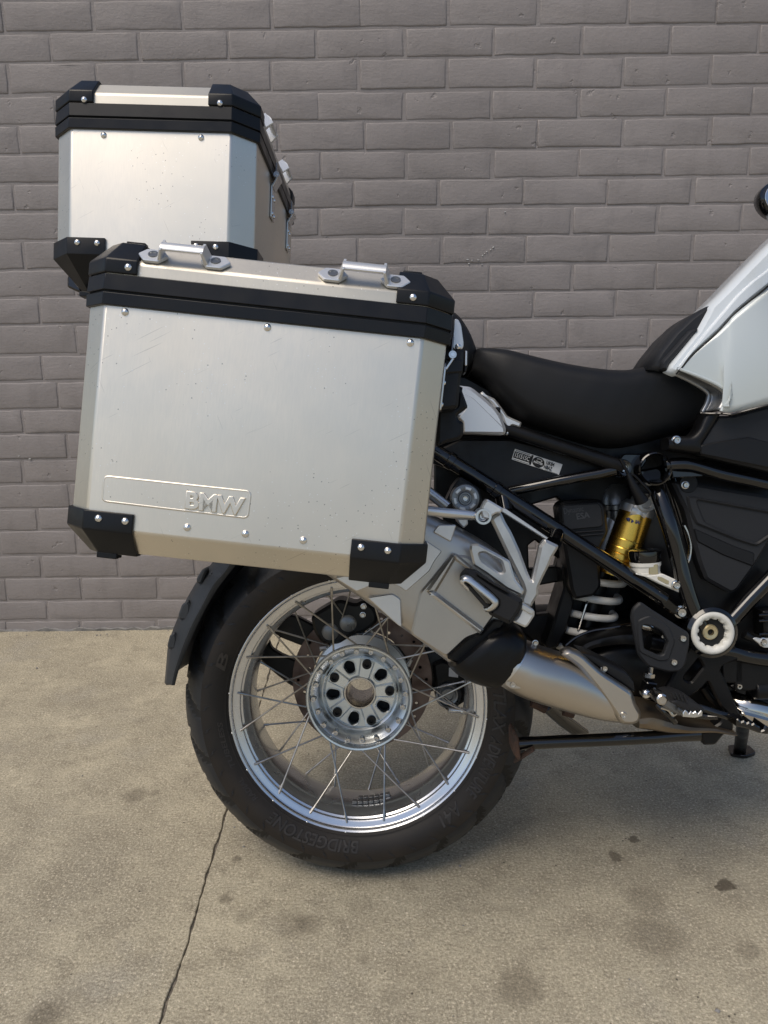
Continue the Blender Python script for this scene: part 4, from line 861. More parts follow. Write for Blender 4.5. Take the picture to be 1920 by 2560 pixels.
    mesh('cable', *tube(smooth([(0.4396, -0.166, 0.7202), (0.4488, -0.166, 0.719), (0.4626, -0.166, 0.7051), (0.4742, -0.166, 0.6923), (0.4729, -0.163, 0.6853), (0.467, -0.16, 0.6835)], 5), .002, 8), 'satin_black', bike)
    # swingarm
    sw = mesh('swingarm', *hull([(0.3624, 0.4191), (0.3837, 0.4392), (0.4094, 0.4492), (0.4435, 0.4591), (0.4805, 0.4604), (0.5118, 0.4616), (0.5545, 0.4556)], [(0.3767, 0.4045), (0.4009, 0.4218), (0.4209, 0.426), (0.4494, 0.4302), (0.4837, 0.4242), (0.5122, 0.4125), (0.5551, 0.3978)], [-.11, -.11, -.11, -.12, -.12, -.12, -.12], [.13]*7, 24, 4, 3), 'satin_black', bike); fixn(sw)
    mesh('swingarm_rib', *tube(smooth([(0.3538, -0.112, 0.4339), (0.3711, -0.114, 0.4482), (0.395, -0.117, 0.4591), (0.4263, -0.122, 0.4654), (0.4596, -0.124, 0.4721)], 4), .0026, 8), 'gloss_black', sw)
mid()

# ------------------------------------------------------------------ seat, tank, side panels
def body():
    TOP = [(0.2011, 0.927), (0.211, 0.9324), (0.2534, 0.9283), (0.2991, 0.9168), (0.3512, 0.9045), (0.4034, 0.8958), (0.4457, 0.8934), (0.4717, 0.8973), (0.5009, 0.9021), (0.5269, 0.8973), (0.5529, 0.8893), (0.579, 0.8767), (0.6035, 0.8602), (0.6072, 0.8527)]
    BOT = [(0.1954, 0.8894), (0.2152, 0.8755), (0.2335, 0.8495), (0.2594, 0.8203), (0.2869, 0.8008), (0.3327, 0.786), (0.3755, 0.7718), (0.406, 0.7642), (0.4365, 0.7621), (0.47, 0.7666), (0.5004, 0.7737), (0.5276, 0.7813), (0.5518, 0.7914), (0.5648, 0.8201)]
    y = [-.13, -.15, -.165, -.172, -.176, -.178, -.176, -.172, -.165, -.155, -.145, -.135, -.125, -.115]
    s = mesh('rider_seat', *hull(TOP, BOT, y, [-v for v in y], 40, 4.6, 4), 'vinyl', bike, 60); fixn(s)
    TOP = [(-0.0312, 0.9917), (0.0313, 1.0012), (0.1074, 1.0036), (0.1557, 0.9989), (0.1764, 0.9891), (0.1935, 0.9629), (0.2038, 0.9374), (0.2106, 0.9168)]; BOT = [(-0.0321, 0.923), (0.0304, 0.912), (0.1066, 0.9008), (0.1482, 0.8969), (0.1655, 0.8932), (0.1829, 0.893), (0.1967, 0.8963), (0.2051, 0.9031)]
    y = [-.13, -.15, -.155, -.15, -.145, -.14, -.13, -.11]
    p = mesh('pillion_seat', *hull(TOP, BOT, y, [-v for v in y], 32, 4, 4), 'vinyl', bike, 60); fixn(p)
    mesh('stitching', *tube(smooth([(0.1686, -0.13, 0.972), (0.1803, -0.135, 0.9524), (0.1915, -0.135, 0.929), (0.1989, -0.13, 0.9064)], 6), .0009, 6), 'satin_black', p)
    # dark mass under the seat and behind the side panels
    u = mesh('under_seat_tray', *plate([fillet([(0.1459, 0.8885), (0.1863, 0.8881), (0.2601, 0.8471), (0.3474, 0.8228), (0.4815, 0.8113), (0.5616, 0.8205), (0.5815, 0.8237), (0.5892, 0.7432), (0.4822, 0.724), (0.3005, 0.7729), (0.2668, 0.79), (0.1454, 0.7912)], .006)], -.1, .1, .004), 'satin_black', bike)
    e = mesh('engine_block', *hull([(0.4828, 0.7453), (0.5391, 0.766), (0.6166, 0.7688), (0.7432, 0.764), (0.8135, 0.7563)], [(0.4913, 0.5523), (0.5424, 0.4218), (0.6217, 0.3632), (0.751, 0.3189), (0.8224, 0.3113)], [-.075, -.1, -.11, -.115, -.115], .12, 28, 5, 4), 'satin_black', bike); fixn(e)
    mesh('shock_bay', *plate([fillet([(0.4344, 0.7168), (0.5475, 0.7233), (0.6256, 0.4786), (0.6344, 0.3705), (0.5049, 0.3556), (0.4207, 0.3716), (0.3976, 0.4337), (0.4579, 0.5565)], .006)], .06, .1, .004), 'satin_black', bike)
    gb = mesh('gearbox_housing', *hull([(0.3921, 0.4154), (0.4492, 0.4442), (0.5064, 0.4511), (0.5637, 0.4362), (0.621, 0.4214), (0.7212, 0.3918), (0.8211, 0.3768)], [(0.3923, 0.3643), (0.4499, 0.3348), (0.5075, 0.3162), (0.5651, 0.3014), (0.6225, 0.2975), (0.7228, 0.2934), (0.8229, 0.2893)], -.1, .12, 24, 4, 4), 'satin_black', bike); fixn(gb)
    f = [(0.1396, 0.7921), (0.2946, 0.7977), (0.4816, 0.7384), (0.5112, 0.637), (0.4831, 0.5352), (0.4405, 0.3884), (0.3676, 0.3888), (0.3165, 0.4187), (0.2801, 0.4484), (0.2147, 0.5517), (0.1641, 0.6179), (0.139, 0.6836)]
    ha = [(0.3076, 0.6648), (0.3582, 0.6795), (0.3683, 0.6686), (0.3583, 0.6382), (0.3344, 0.6471)]; hb = [(0.3077, 0.5935), (0.32, 0.6028), (0.3613, 0.569), (0.3563, 0.5551), (0.3092, 0.5511)]; hc = [(0.3179, 0.5188), (0.3716, 0.5287), (0.3746, 0.492), (0.3645, 0.4729), (0.3223, 0.4673)]
    mesh('inner_fender', *plate([fillet(f, .006), fillet(ha, .002), fillet(hb, .002), fillet(hc, .002)], -.012, .012, .003), 'satin_black', bike, 40)
    mesh('fender_leg', *plate([fillet([(0.3648, 0.5823), (0.3728, 0.5418), (0.3772, 0.5041), (0.3804, 0.4982), (0.3673, 0.4489), (0.3516, 0.4183), (0.3343, 0.4125), (0.33, 0.4228), (0.3414, 0.4548), (0.3528, 0.4955), (0.3614, 0.523), (0.3577, 0.5563)], .004)], -.06, .02, .004), 'satin_black', bike)
    # black side panel under the seat rail with the register sticker
    sp = mesh('rear_side_panel', *plate([fillet([(0.1172, 0.7473), (0.1465, 0.7669), (0.1784, 0.7811), (0.2598, 0.7803), (0.3423, 0.7584), (0.4216, 0.7338), (0.4282, 0.7219), (0.3425, 0.7087), (0.2577, 0.6916), (0.2299, 0.7031)], .004)], -.118, -.09, .003), 'black_plastic', bike, 40)
    Ys = -.1195
    q = [(0.2672, 0.7643), (0.3458, 0.7379), (0.3396, 0.7204), (0.2619, 0.747)]; st = mesh('register_sticker', *plate([fillet(q, .0008)], Ys-.0002, Ys+.003, .0002), 'white_print', sp)
    A, B, C_ = Vector((0.2618, -0.12, 0.747)), Vector((0.3395, -0.12, 0.7204)), Vector((0.2672, -0.12, 0.7643)); ux = (B-A).normalized(); uz = Vector((-ux.z, 0, ux.x)); L_ = (B-A).length; H = (C_-A).dot(uz)
    sh = (C_-A).dot(ux)/H
    uz2 = (uz+ux*sh).normalized()
    def pt(a, c, dy=0): return A+ux*L_*a+(uz+ux*sh)*H*c+Vector((0, dy-.0003, 0))
    def blk(a0, a1, c0, c1, m='void_black', dy=0.):
        qq = [pt(a0, c0), pt(a1, c0), pt(a1, c1), pt(a0, c1)]; mesh('print_block', *plate([[(v.x, v.z) for v in qq]], Ys-.0006+dy, Ys+.001, .0001), m, sp)
    blk(.015, .36, .2, .80)
    blk(.36, .40, .05, .95, dy=.0001)
    lettering('lettering', '151515C', pt(.04, .3, -.0006), ux, uz2, H*.42, 'white_print', sp, .0003, .01, width=L_*.30)
    ring = [pt(.53+.125*cos(t), .5+.46*sin(t)) for t in [2*pi*i/40 for i in range(40)]]
    mesh('oval_badge', *plate([[(v.x, v.z) for v in ring]], Ys-.0008, Ys+.001, .0001), 'void_black', sp)
    lettering('lettering', 'MASTER', pt(.435, .34, -.0009), ux, uz2, H*.2, 'white_print', sp, .0003, .02, width=L_*.19)
    arc = [pt(.53+.06*cos(t), .68+.13*sin(t), -.0009) for t in [pi*1.2+2*pi*.8*i/20 for i in range(21)]]
    mesh('badge_swoosh', *tube(arc, .0006, 5), 'white_print', sp)
    lettering('lettering', 'UK84', pt(.685, .56, -.0006), ux, uz2, H*.34, 'void_black', sp, .0003, .01, width=L_*.165)
    lettering('lettering', 'H8AZ', pt(.665, .14, -.0006), ux, uz2, H*.34, 'void_black', sp, .0003, .01, width=L_*.165)
    blk(.015, .36, .06, .10); blk(.5, .66, .03, .06); blk(.7, .97, .03, .06); blk(.03, .33, .87, .92)
    # cast grab-rail brackets
    a = mesh('grab_rail_bracket', *plate([fillet([(0.1622, 0.8644), (0.1735, 0.8643), (0.19, 0.862), (0.1986, 0.8562), (0.2142, 0.8431), (0.2298, 0.8291), (0.2393, 0.8152), (0.2471, 0.7944), (0.245, 0.7854), (0.1793, 0.7885), (0.1787, 0.8054), (0.1707, 0.8142), (0.162, 0.8091)], .004)], -.165, -.12, .005), 'bracket_silver', bike, 40)
    mesh('bracket_facet', *plate([fillet([(0.1727, 0.8529), (0.1787, 0.852), (0.1941, 0.8441), (0.2422, 0.7964), (0.2431, 0.7884), (0.1793, 0.7897), (0.1785, 0.8057), (0.1716, 0.8135), (0.1837, 0.8288)], .002)], -.1675, -.15, .0015), 'bracket_silver', a, 40)
    mesh('grab_rail_bracket', *plate([fillet([(0.2072, 0.8551), (0.2299, 0.8444), (0.2413, 0.8303), (0.2509, 0.8162), (0.2738, 0.8058), (0.2711, 0.797), (0.2576, 0.801), (0.2555, 0.7937), (0.2509, 0.7857), (0.2483, 0.7857), (0.2492, 0.7952), (0.2413, 0.8163), (0.2264, 0.8357)], .002)], -.15, -.115, .003), 'bracket_silver', bike, 40)
    mesh('bracket_pad', *plate([fillet([(0.2304, 0.8295), (0.2356, 0.8309), (0.2394, 0.8286), (0.2387, 0.8208)], .002)], -.1535, -.13, .001), 'satin_black', bike)
    # tank: white cowl, silver side, dark pad, frame-coloured trim
    sl = [(0.5122, 0.8831), (0.5225, 0.8958), (0.5382, 0.9121), (0.5575, 0.9289), (0.5695, 0.9391), (0.5815, 0.9523), (0.5947, 0.9666), (0.6475, 1.0095), (0.6952, 1.0497)]
    sb = [(0.5153, 0.8812), (0.5461, 0.8674), (0.5688, 0.8562), (0.5788, 0.8451), (0.5784, 0.8316), (0.5749, 0.8181), (0.5933, 0.8155), (0.6506, 0.829), (0.6991, 0.8419)]
    V, F = [], []; A_ = smooth([(x, z, 0) for x, z in sl], 5); B_ = smooth([(x, z, 0) for x, z in sb], 5); n = 14
    for i, (p0, p1) in enumerate(zip(A_, B_)):
        g = i/(len(A_)-1)
        for j in range(n+1):
            t = j/n; pp = p0.lerp(p1, t)
            V.append((pp.x, -.186-(.010*g*g)*sin(pi*t)-.012*g, pp.y))
    for i in range(len(A_)-1):
        for j in range(n): F.append((i*(n+1)+j, i*(n+1)+j+1, (i+1)*(n+1)+j+1, (i+1)*(n+1)+j))
    tk = mesh('tank_side', V, F, 'silver_paint', bike, 70); fixn(tk)
    sm = tk.modifiers.new('thickness', 'SOLIDIFY'); sm.thickness = .012; sm.offset = -1
    mesh('tank_edge', *tube(smooth([(0.5121, -0.187, 0.8829), (0.5484, -0.189, 0.8681), (0.5728, -0.19, 0.8555), (0.5829, -0.191, 0.8436), (0.5743, -0.192, 0.8171)], 6), .0026, 8), 'silver_paint', tk)
    WO = [(0.4958, 0.8816), (0.5001, 0.8922), (0.5143, 0.9094), (0.5438, 0.9451), (0.5596, 0.974), (0.562, 0.9808), (0.5865, 1.0045), (0.6146, 1.0337), (0.6584, 1.0779), (0.7068, 1.1248), (0.7204, 1.0574), (0.6595, 1.0141), (0.6289, 0.9898), (0.6056, 0.9697), (0.5799, 0.9422), (0.5405, 0.9066), (0.522, 0.8844), (0.5121, 0.8752)]
    V, F = plate([WO], -.178, -.08, .006); wc = mesh('tank_cowl', V, F, 'white_paint', bike, 75)
    mesh('cowl_blade', *plate([fillet([(0.5081, 0.8825), (0.5264, 0.907), (0.5507, 0.9375), (0.575, 0.9661), (0.6022, 0.9981), (0.6234, 1.0174), (0.6537, 1.0401), (0.702, 1.0759), (0.7022, 1.0619), (0.6541, 1.0164), (0.6238, 0.9924), (0.5995, 0.9719), (0.5747, 0.9452), (0.535, 0.9094), (0.5161, 0.8874)], .003)], -.183, -.16, .003), 'white_paint', wc, 60)
    tc = mesh('tank_core', *plate([fillet([(0.5733, 0.8806), (0.6082, 0.937), (0.6431, 0.9825), (0.6848, 1.0312), (0.7889, 1.1242), (0.801, 0.8603), (0.6777, 0.8439)], .02)], -.17, .17, .03), 'white_paint', bike, 75)
    ed = smooth([(0.5071, -0.184, 0.8754), (0.5149, -0.186, 0.8849), (0.533, -0.188, 0.9065), (0.5706, -0.191, 0.941), (0.595, -0.193, 0.9683), (0.6175, -0.195, 0.9869), (0.6455, -0.199, 1.0103)], 4)
    mesh('cowl_seam', *tube(ed, .0014, 8), 'satin_black', wc)
    PO = [(0.4696, 0.8864), (0.4903, 0.9178), (0.5123, 0.9447), (0.5361, 0.9671), (0.5486, 0.9764), (0.5605, 0.9831), (0.5687, 0.9849), (0.5657, 0.9749), (0.5515, 0.9474), (0.5215, 0.9111), (0.5071, 0.8936), (0.5027, 0.8822)]
    pd = mesh('tank_pad', *plate([PO], -.168, -.05, .006), 'dark_grey_plastic', bike, 75)
    mesh('pad_edge', *plate([fillet([(0.4877, 0.884), (0.4874, 0.8934), (0.489, 0.8988), (0.5064, 0.9175), (0.5304, 0.9449), (0.5446, 0.9487), (0.542, 0.942), (0.5173, 0.912), (0.5005, 0.8926), (0.4966, 0.8818)], .003)], -.176, -.155, .004), 'dark_grey_plastic', pd, 60)
    V, F = [], []                 # hollow-faced trim wrapping the seat nose
    oc = smooth([(0.5156, -0.181, 0.8849), (0.5317, -0.183, 0.8771), (0.5502, -0.184, 0.868), (0.5687, -0.185, 0.8584), (0.5804, -0.186, 0.8501), (0.5844, -0.187, 0.8419), (0.5829, -0.187, 0.8326), (0.5753, -0.188, 0.8194)], 5)
    ic = smooth([(0.5127, -0.165, 0.8782), (0.5277, -0.165, 0.8712), (0.5414, -0.165, 0.8639), (0.5551, -0.165, 0.8553), (0.562, -0.165, 0.8491), (0.5643, -0.165, 0.8436), (0.5616, -0.165, 0.8321), (0.5542, -0.165, 0.8174)], 5)
    for a_, c_ in zip(oc, ic):
        for j in range(9):
            t = j/8; pp = a_.lerp(c_, t); V.append((pp.x, pp.y+.014*sin(pi*t), pp.z))
    for i in range(len(oc)-1):
        for j in range(8): F.append((i*9+j, i*9+j+1, (i+1)*9+j+1, (i+1)*9+j))
    tr = mesh('seat_trim', V, F, 'trim_silver', bike, 70); fixn(tr); sm = tr.modifiers.new('thickness', 'SOLIDIFY'); sm.thickness = .006; sm.offset = 0
    mesh('trim_lip', *tube(smooth([(0.549, -0.175, 0.8157), (0.5632, -0.18, 0.8143), (0.5765, -0.19, 0.8136), (0.5878, -0.195, 0.8118), (0.6001, -0.197, 0.8145), (0.6397, -0.205, 0.8248), (0.6688, -0.21, 0.8322)], 4), .0018, 8), 'gloss_black', bike)
    # frame arm below the trim and lower side panels
    mesh('tank_bracket', *hull([(0.5556, 0.8154), (0.5509, 0.8038), (0.5442, 0.7888), (0.5333, 0.7806), (0.5169, 0.7815), (0.4997, 0.7782)], [(0.583, 0.8138), (0.5742, 0.7994), (0.5622, 0.7803), (0.5541, 0.7653), (0.5529, 0.7515), (0.4999, 0.7582)], -.178, -.135, 20, 3, 4), 'satin_black', bike)
    bolt(bike, (0.5114, -0.18, 0.7731), .72)
    sp2 = mesh('front_side_panel', *plate([fillet([(0.5787, 0.8116), (0.6001, 0.8114), (0.6713, 0.8295), (0.7211, 0.8415), (0.7237, 0.7092), (0.6606, 0.7237), (0.5531, 0.75), (0.5491, 0.7665)], .004)], -.172, -.13, .004), 'dark_grey_plastic', bike, 40)
    mesh('panel_step', *plate([fillet([(0.5494, 0.7656), (0.5806, 0.7714), (0.6253, 0.7778), (0.6564, 0.7693), (0.6892, 0.7608), (0.69, 0.7185), (0.6571, 0.7284), (0.5496, 0.7513)], .004)], -.176, -.165, .002), 'black_plastic', sp2, 40)
    # lower engine cover with pressed triangle
    oc_ = [(0.5208, 0.7083), (0.5372, 0.7082), (0.5618, 0.7038), (0.6069, 0.6952), (0.7296, 0.6756), (0.73, 0.6509), (0.6816, 0.6079), (0.6658, 0.5811), (0.6559, 0.5646), (0.6297, 0.5273), (0.6195, 0.5228), (0.5781, 0.5464), (0.5675, 0.5735), (0.5567, 0.611), (0.5439, 0.6607)]
    cv = mesh('engine_cover', *plate([fillet(oc_, .005)], -.132, -.1, .005), 'dark_grey_plastic', bike, 40)
    tri = [(0.5441, 0.6847), (0.5634, 0.6824), (0.7264, 0.6513), (0.7266, 0.6431), (0.6582, 0.6005), (0.6255, 0.6111), (0.5599, 0.6383), (0.5494, 0.661)]; tin = [(0.5604, 0.6773), (0.5717, 0.6752), (0.7163, 0.6473), (0.6581, 0.6067), (0.6254, 0.6172), (0.5741, 0.6423)]
    mesh('cover_ridge', *plate([fillet(tri, .005), fillet(tin, .005)], -.1365, -.125, .003), 'dark_grey_plastic', cv, 40)
    mesh('cover_step', *plate([fillet([(0.5559, 0.6322), (0.6256, 0.6008), (0.6563, 0.5902), (0.6547, 0.5675), (0.6054, 0.5865), (0.5623, 0.6095)], .004)], -.1345, -.125, .0018), 'black_plastic', cv, 40)
    bolt(cv, (0.5424, -0.136, 0.7021), .6)
    mesh('bolt_recess', *lathe([(.0, -.0005), (.014, -.0005), (.0155, .001)], c=(0.5477, -0.1325, 0.7041), n=24), 'satin_black', cv)
body()

# ------------------------------------------------------------------ foot controls, stands, engine fittings, mirror
def lower():
    pr = mesh('rider_peg', *plate([fillet([(0.4713, 0.3742), (0.4738, 0.3807), (0.4789, 0.3827), (0.4994, 0.3715), (0.5072, 0.3637), (0.5301, 0.3649), (0.5315, 0.3558), (0.5226, 0.3519), (0.4996, 0.3533), (0.4881, 0.3585), (0.474, 0.3677)], .003)], -.235, -.2, .003), 'dark_silver', bike, 40)
    mesh('peg_pad', *hull([(0.4785, 0.3828), (0.486, 0.388), (0.5, 0.3879), (0.5153, 0.3807), (0.5281, 0.3703)], [(0.4785, 0.3796), (0.4887, 0.3731), (0.5015, 0.3652), (0.518, 0.3645), (0.5282, 0.3651)], -.26, -.19, 16, 4, 3), 'peg_rubber', pr)
    for i in range(4):
        q = [(0.4786, -0.26, 0.3963), (0.4836, -0.26, 0.3874), (0.4959, -0.26, 0.3937), (0.5009, -0.26, 0.3811)]; a = Vector(q[0]).lerp(Vector(q[2]), i/3); c = Vector(q[1]).lerp(Vector(q[3]), i/3)
        mesh('pad_rib', *tube([a, c], .0018, 6), 'peg_rubber', pr)
    te = [(0.4948, 0.3661), (0.4979, 0.3699), (0.501, 0.3686), (0.5036, 0.3647), (0.5067, 0.3686), (0.5098, 0.366), (0.5136, 0.3685), (0.5174, 0.3647), (0.5217, 0.3698), (0.5239, 0.3672), (0.5237, 0.3608), (0.5124, 0.3583), (0.4949, 0.3597)]
    mesh('peg_teeth', *plate([te], -.262, -.24, .001), 'satin_silver', pr)
    mesh('peg_pivot', *lathe([(0, -.004), (.006, -.004), (.0085, -.002), (.0095, .002), (.0095, .03)], c=(0.4725, -0.235, 0.3787), n=24), 'bolt_steel', pr)
    mesh('peg_spring', *tube(smooth([(0.4769, -0.2, 0.3603), (0.4857, -0.205, 0.3512), (0.4974, -0.205, 0.3406), (0.5058, -0.2, 0.331)], 4), .0045, 10), 'gloss_black', pr)
    mesh('peg_hook', *tube(smooth([(0.48, -0.21, 0.3581), (0.4906, -0.213, 0.355), (0.4971, -0.213, 0.3471), (0.5033, -0.21, 0.3488)], 4), .0028, 8), 'bolt_steel', pr)
    # brake pedal
    pd = mesh('brake_pedal', *tube(smooth([(0.5052, -0.19, 0.3544), (0.5339, -0.19, 0.355), (0.5503, -0.195, 0.3518), (0.5718, -0.2, 0.3453), (0.5952, -0.2, 0.3386)], 4), .006, 12), 'gloss_black', bike)
    mesh('pedal_arm', *tube(smooth([(0.5118, -0.19, 0.3437), (0.5373, -0.192, 0.3409), (0.5557, -0.195, 0.3385), (0.5718, -0.2, 0.34)], 4), .005, 10), 'gloss_black', pd)
    mesh('pedal_tread', *plate([[(0.5864, 0.3464), (0.5889, 0.3477), (0.5934, 0.3432), (0.5979, 0.3451), (0.6018, 0.3412), (0.6055, 0.3431), (0.6094, 0.3392), (0.6132, 0.3411), (0.6171, 0.3372), (0.6222, 0.3352), (0.6242, 0.3293), (0.6274, 0.3306), (0.6298, 0.3378), (0.6369, 0.3332), (0.6351, 0.3228), (0.6198, 0.3255), (0.6032, 0.332), (0.5859, 0.336)]], -.235, -.195, .002), 'gloss_black', pd, 40)
    # centre stand, folded up
    cs = mesh('centre_stand', *tube(smooth([(0.2664, -0.15, 0.2797), (0.319, -0.15, 0.2825), (0.4041, -0.15, 0.286), (0.4891, -0.15, 0.29), (0.5258, -0.15, 0.2934), (0.5625, -0.15, 0.2961)], 3), [.0105]*12+[.011, .0115, .012, .0125], 18), 'gloss_black', bike)
    mesh('stand_bracket', *plate([fillet([(0.5596, 0.3028), (0.5709, 0.3036), (0.5932, 0.3185), (0.5973, 0.3315), (0.6128, 0.3271), (0.6145, 0.3069), (0.5991, 0.2983), (0.5853, 0.281), (0.5655, 0.2805)], .004)], -.163, -.135, .003), 'satin_black', cs, 40)
    mesh('stand_foot', *plate([fillet([(0.2558, 0.2995), (0.2592, 0.3067), (0.2655, 0.2966), (0.2683, 0.2733), (0.2712, 0.2573), (0.2649, 0.2588), (0.2564, 0.2705)], .003)], -.17, -.12, .002), 'rust', cs)
    mesh('foot_plate', *tube([(0.2635, -0.15, 0.253), (0.2739, -0.165, 0.2659), (0.2898, -0.17, 0.2791)], .004, 8, flat=(.6, 2)), 'rust', cs)
    mesh('stand_leg', *tube([(0.3267, -0.08, 0.3241), (0.3654, -0.04, 0.2834), (0.4091, 0, 0.2442)], .013, 14), 'gloss_black', cs)
    for q in ([(0.2993, -0.1, 0.3333), (0.3229, -0.1, 0.3212)], [(0.3524, -0.1, 0.3181), (0.3701, -0.1, 0.3135)]): mesh('link_bolt', *tube(q, .008, 10), 'rust', bike)
    # side stand on the far side, foot on the ground
    g = Vector((0.8663, 0.3777, 0.0666)); t_ = Vector((0.7345, 0.06, 0.2953))
    ss = mesh('side_stand', *tube([g+Vector((0, 0, .012)), g.lerp(t_, .5), t_], [.0135, .013, .013], 16), 'satin_black', bike)
    R_ = BIKE.to_3x3().inverted(); V, F = plate([fillet([(-.03, -.018), (.0, -.028), (.032, -.012), (.03, .02), (-.02, .022)], .008)], 0, .008, .001)
    mesh('stand_pad', [g + R_ @ Vector((x, z, .0085-y)) for x, y, z in V], F, 'gloss_black', ss)
    # bits of engine on the right edge
    fin = mesh('connector_block', *plate([fillet([(0.6642, 0.4966), (0.6911, 0.4992), (0.6919, 0.4549), (0.6674, 0.4523)], .003)], -.15, -.1, .003), 'satin_black', bike)
    for q in ([(0.6558, -0.152, 0.4911), (0.6805, -0.152, 0.4923)], [(0.656, -0.152, 0.4816), (0.6807, -0.152, 0.4828)], [(0.6567, -0.152, 0.4598), (0.6811, -0.152, 0.461)]): mesh('block_rib', *tube(q, .0022, 8), 'gloss_black', fin)
    lv = mesh('cable_lever', *plate([fillet([(0.6433, 0.454), (0.6513, 0.4553), (0.6567, 0.4532), (0.6822, 0.4538), (0.6824, 0.4388), (0.6637, 0.4382), (0.6528, 0.4471)], .003)], -.156, -.148, .001), 'bracket_silver', bike)
    bolt(lv, (0.6624, -0.158, 0.4475), .7)
    mesh('cable_end', *tube([(0.6338, -0.15, 0.4595), (0.6446, -0.15, 0.4533), (0.6514, -0.15, 0.4526)], [.007, .006, .004], 12), 'satin_black', bike)
    mesh('valve_unit', *merge(box((0.6538, -0.12, 0.3885), (.06, .04, .05)), box((0.6213, -0.125, 0.3956), (.035, .03, .04)), tube([(0.6593, -0.13, 0.3619), (0.7044, -0.13, 0.3631)], .016, 14)), 'satin_black', bike, bevel=.003)
    vb = mesh('valve_bracket', *plate([fillet([(0.6181, 0.3704), (0.6304, 0.3774), (0.6455, 0.3731), (0.6444, 0.3549), (0.6306, 0.3592)], .003)], -.137, -.12, .0015), 'satin_black', bike); bolt(vb, (0.6322, -0.14, 0.3704), .6)
    mesh('engine_rib', *tube([(0.6171, -0.128, 0.4062), (0.6307, -0.128, 0.4103), (0.6297, -0.128, 0.388)], .003, 8), 'satin_black', bike)
    # mirror at the handlebar
    c = Vector((0.6227, -0.28, 1.1057)); n = 48
    el = lambda k: [(c.x+.039*k*cos(2*pi*i/n)*(1+.06*sin(2*pi*i/n)), c.z+.0285*k*sin(2*pi*i/n)) for i in range(n)]
    mr = mesh('mirror', *plate([el(1)], c.y-.012, c.y+.014, .004), 'gloss_black', bike, 60)
    mesh('mirror_glass', *plate([el(.86)], c.y-.0128, c.y-.005, .0006), 'mirror_glass', mr)
    mesh('mirror_stalk', *tube(smooth([c+Vector((.03, .015, -.03)), c+Vector((.06, .03, -.12)), c+Vector((.1, .06, -.2))], 5), .006, 12), 'gloss_black', mr)
    # tail: plate holder and rack under the top case
    mesh('tail_unit', *plate([fillet([(-0.4898, 1.068), (-0.4853, 1.0716), (-0.4661, 1.046), (-0.4648, 1.0409), (-0.4722, 1.041), (-0.4908, 1.05)], .004)], -.07, .07, .003), 'gloss_black', bike)
    mesh('rack_plate', *plate([fillet([(-0.4639, 1.0567), (-0.4466, 1.0426), (-0.4232, 1.0423), (-0.4034, 1.0392), (-0.4037, 1.0253), (-0.4293, 1.0256), (-0.4337, 1.0201)], .003)], -.11, .12, .002), 'black_trim', bike)
    mesh('rack_tube', *tube(smooth([(-0.4369, -0.11, 1.0187), (-0.4314, -0.11, 1.0117), (-0.4232, -0.11, 1.0039), (-0.3704, -0.12, 0.9461), (-0.1462, -0.13, 0.8733)], 3), .005, 12), 'satin_silver', bike)
    mesh('luggage_rack', *plate([fillet([(-0.4265, 1.0344), (-0.3953, 1.0474), (-0.164, 1.0344), (-0.0828, 1.0133), (0.0794, 0.9845), (0.079, 0.9309), (-0.1243, 0.9669), (-0.3759, 1.0069)], .006)], -.1, .1, .004), 'satin_black', bike)
    mesh('tail_frame', *tube(smooth([(-0.3087, -0.1, 0.9986), (-0.1191, -0.12, 0.914), (0.0125, -0.13, 0.8396), (0.1036, -0.14, 0.7828)], 4), .012, 14), 'gloss_black', bike)
    mesh('tail_frame', *tube(smooth([(-0.121, -0.1, 0.9831), (0.0129, -0.12, 0.9124), (0.1565, -0.13, 0.8394)], 4), .011, 14), 'satin_black', bike)
lower()

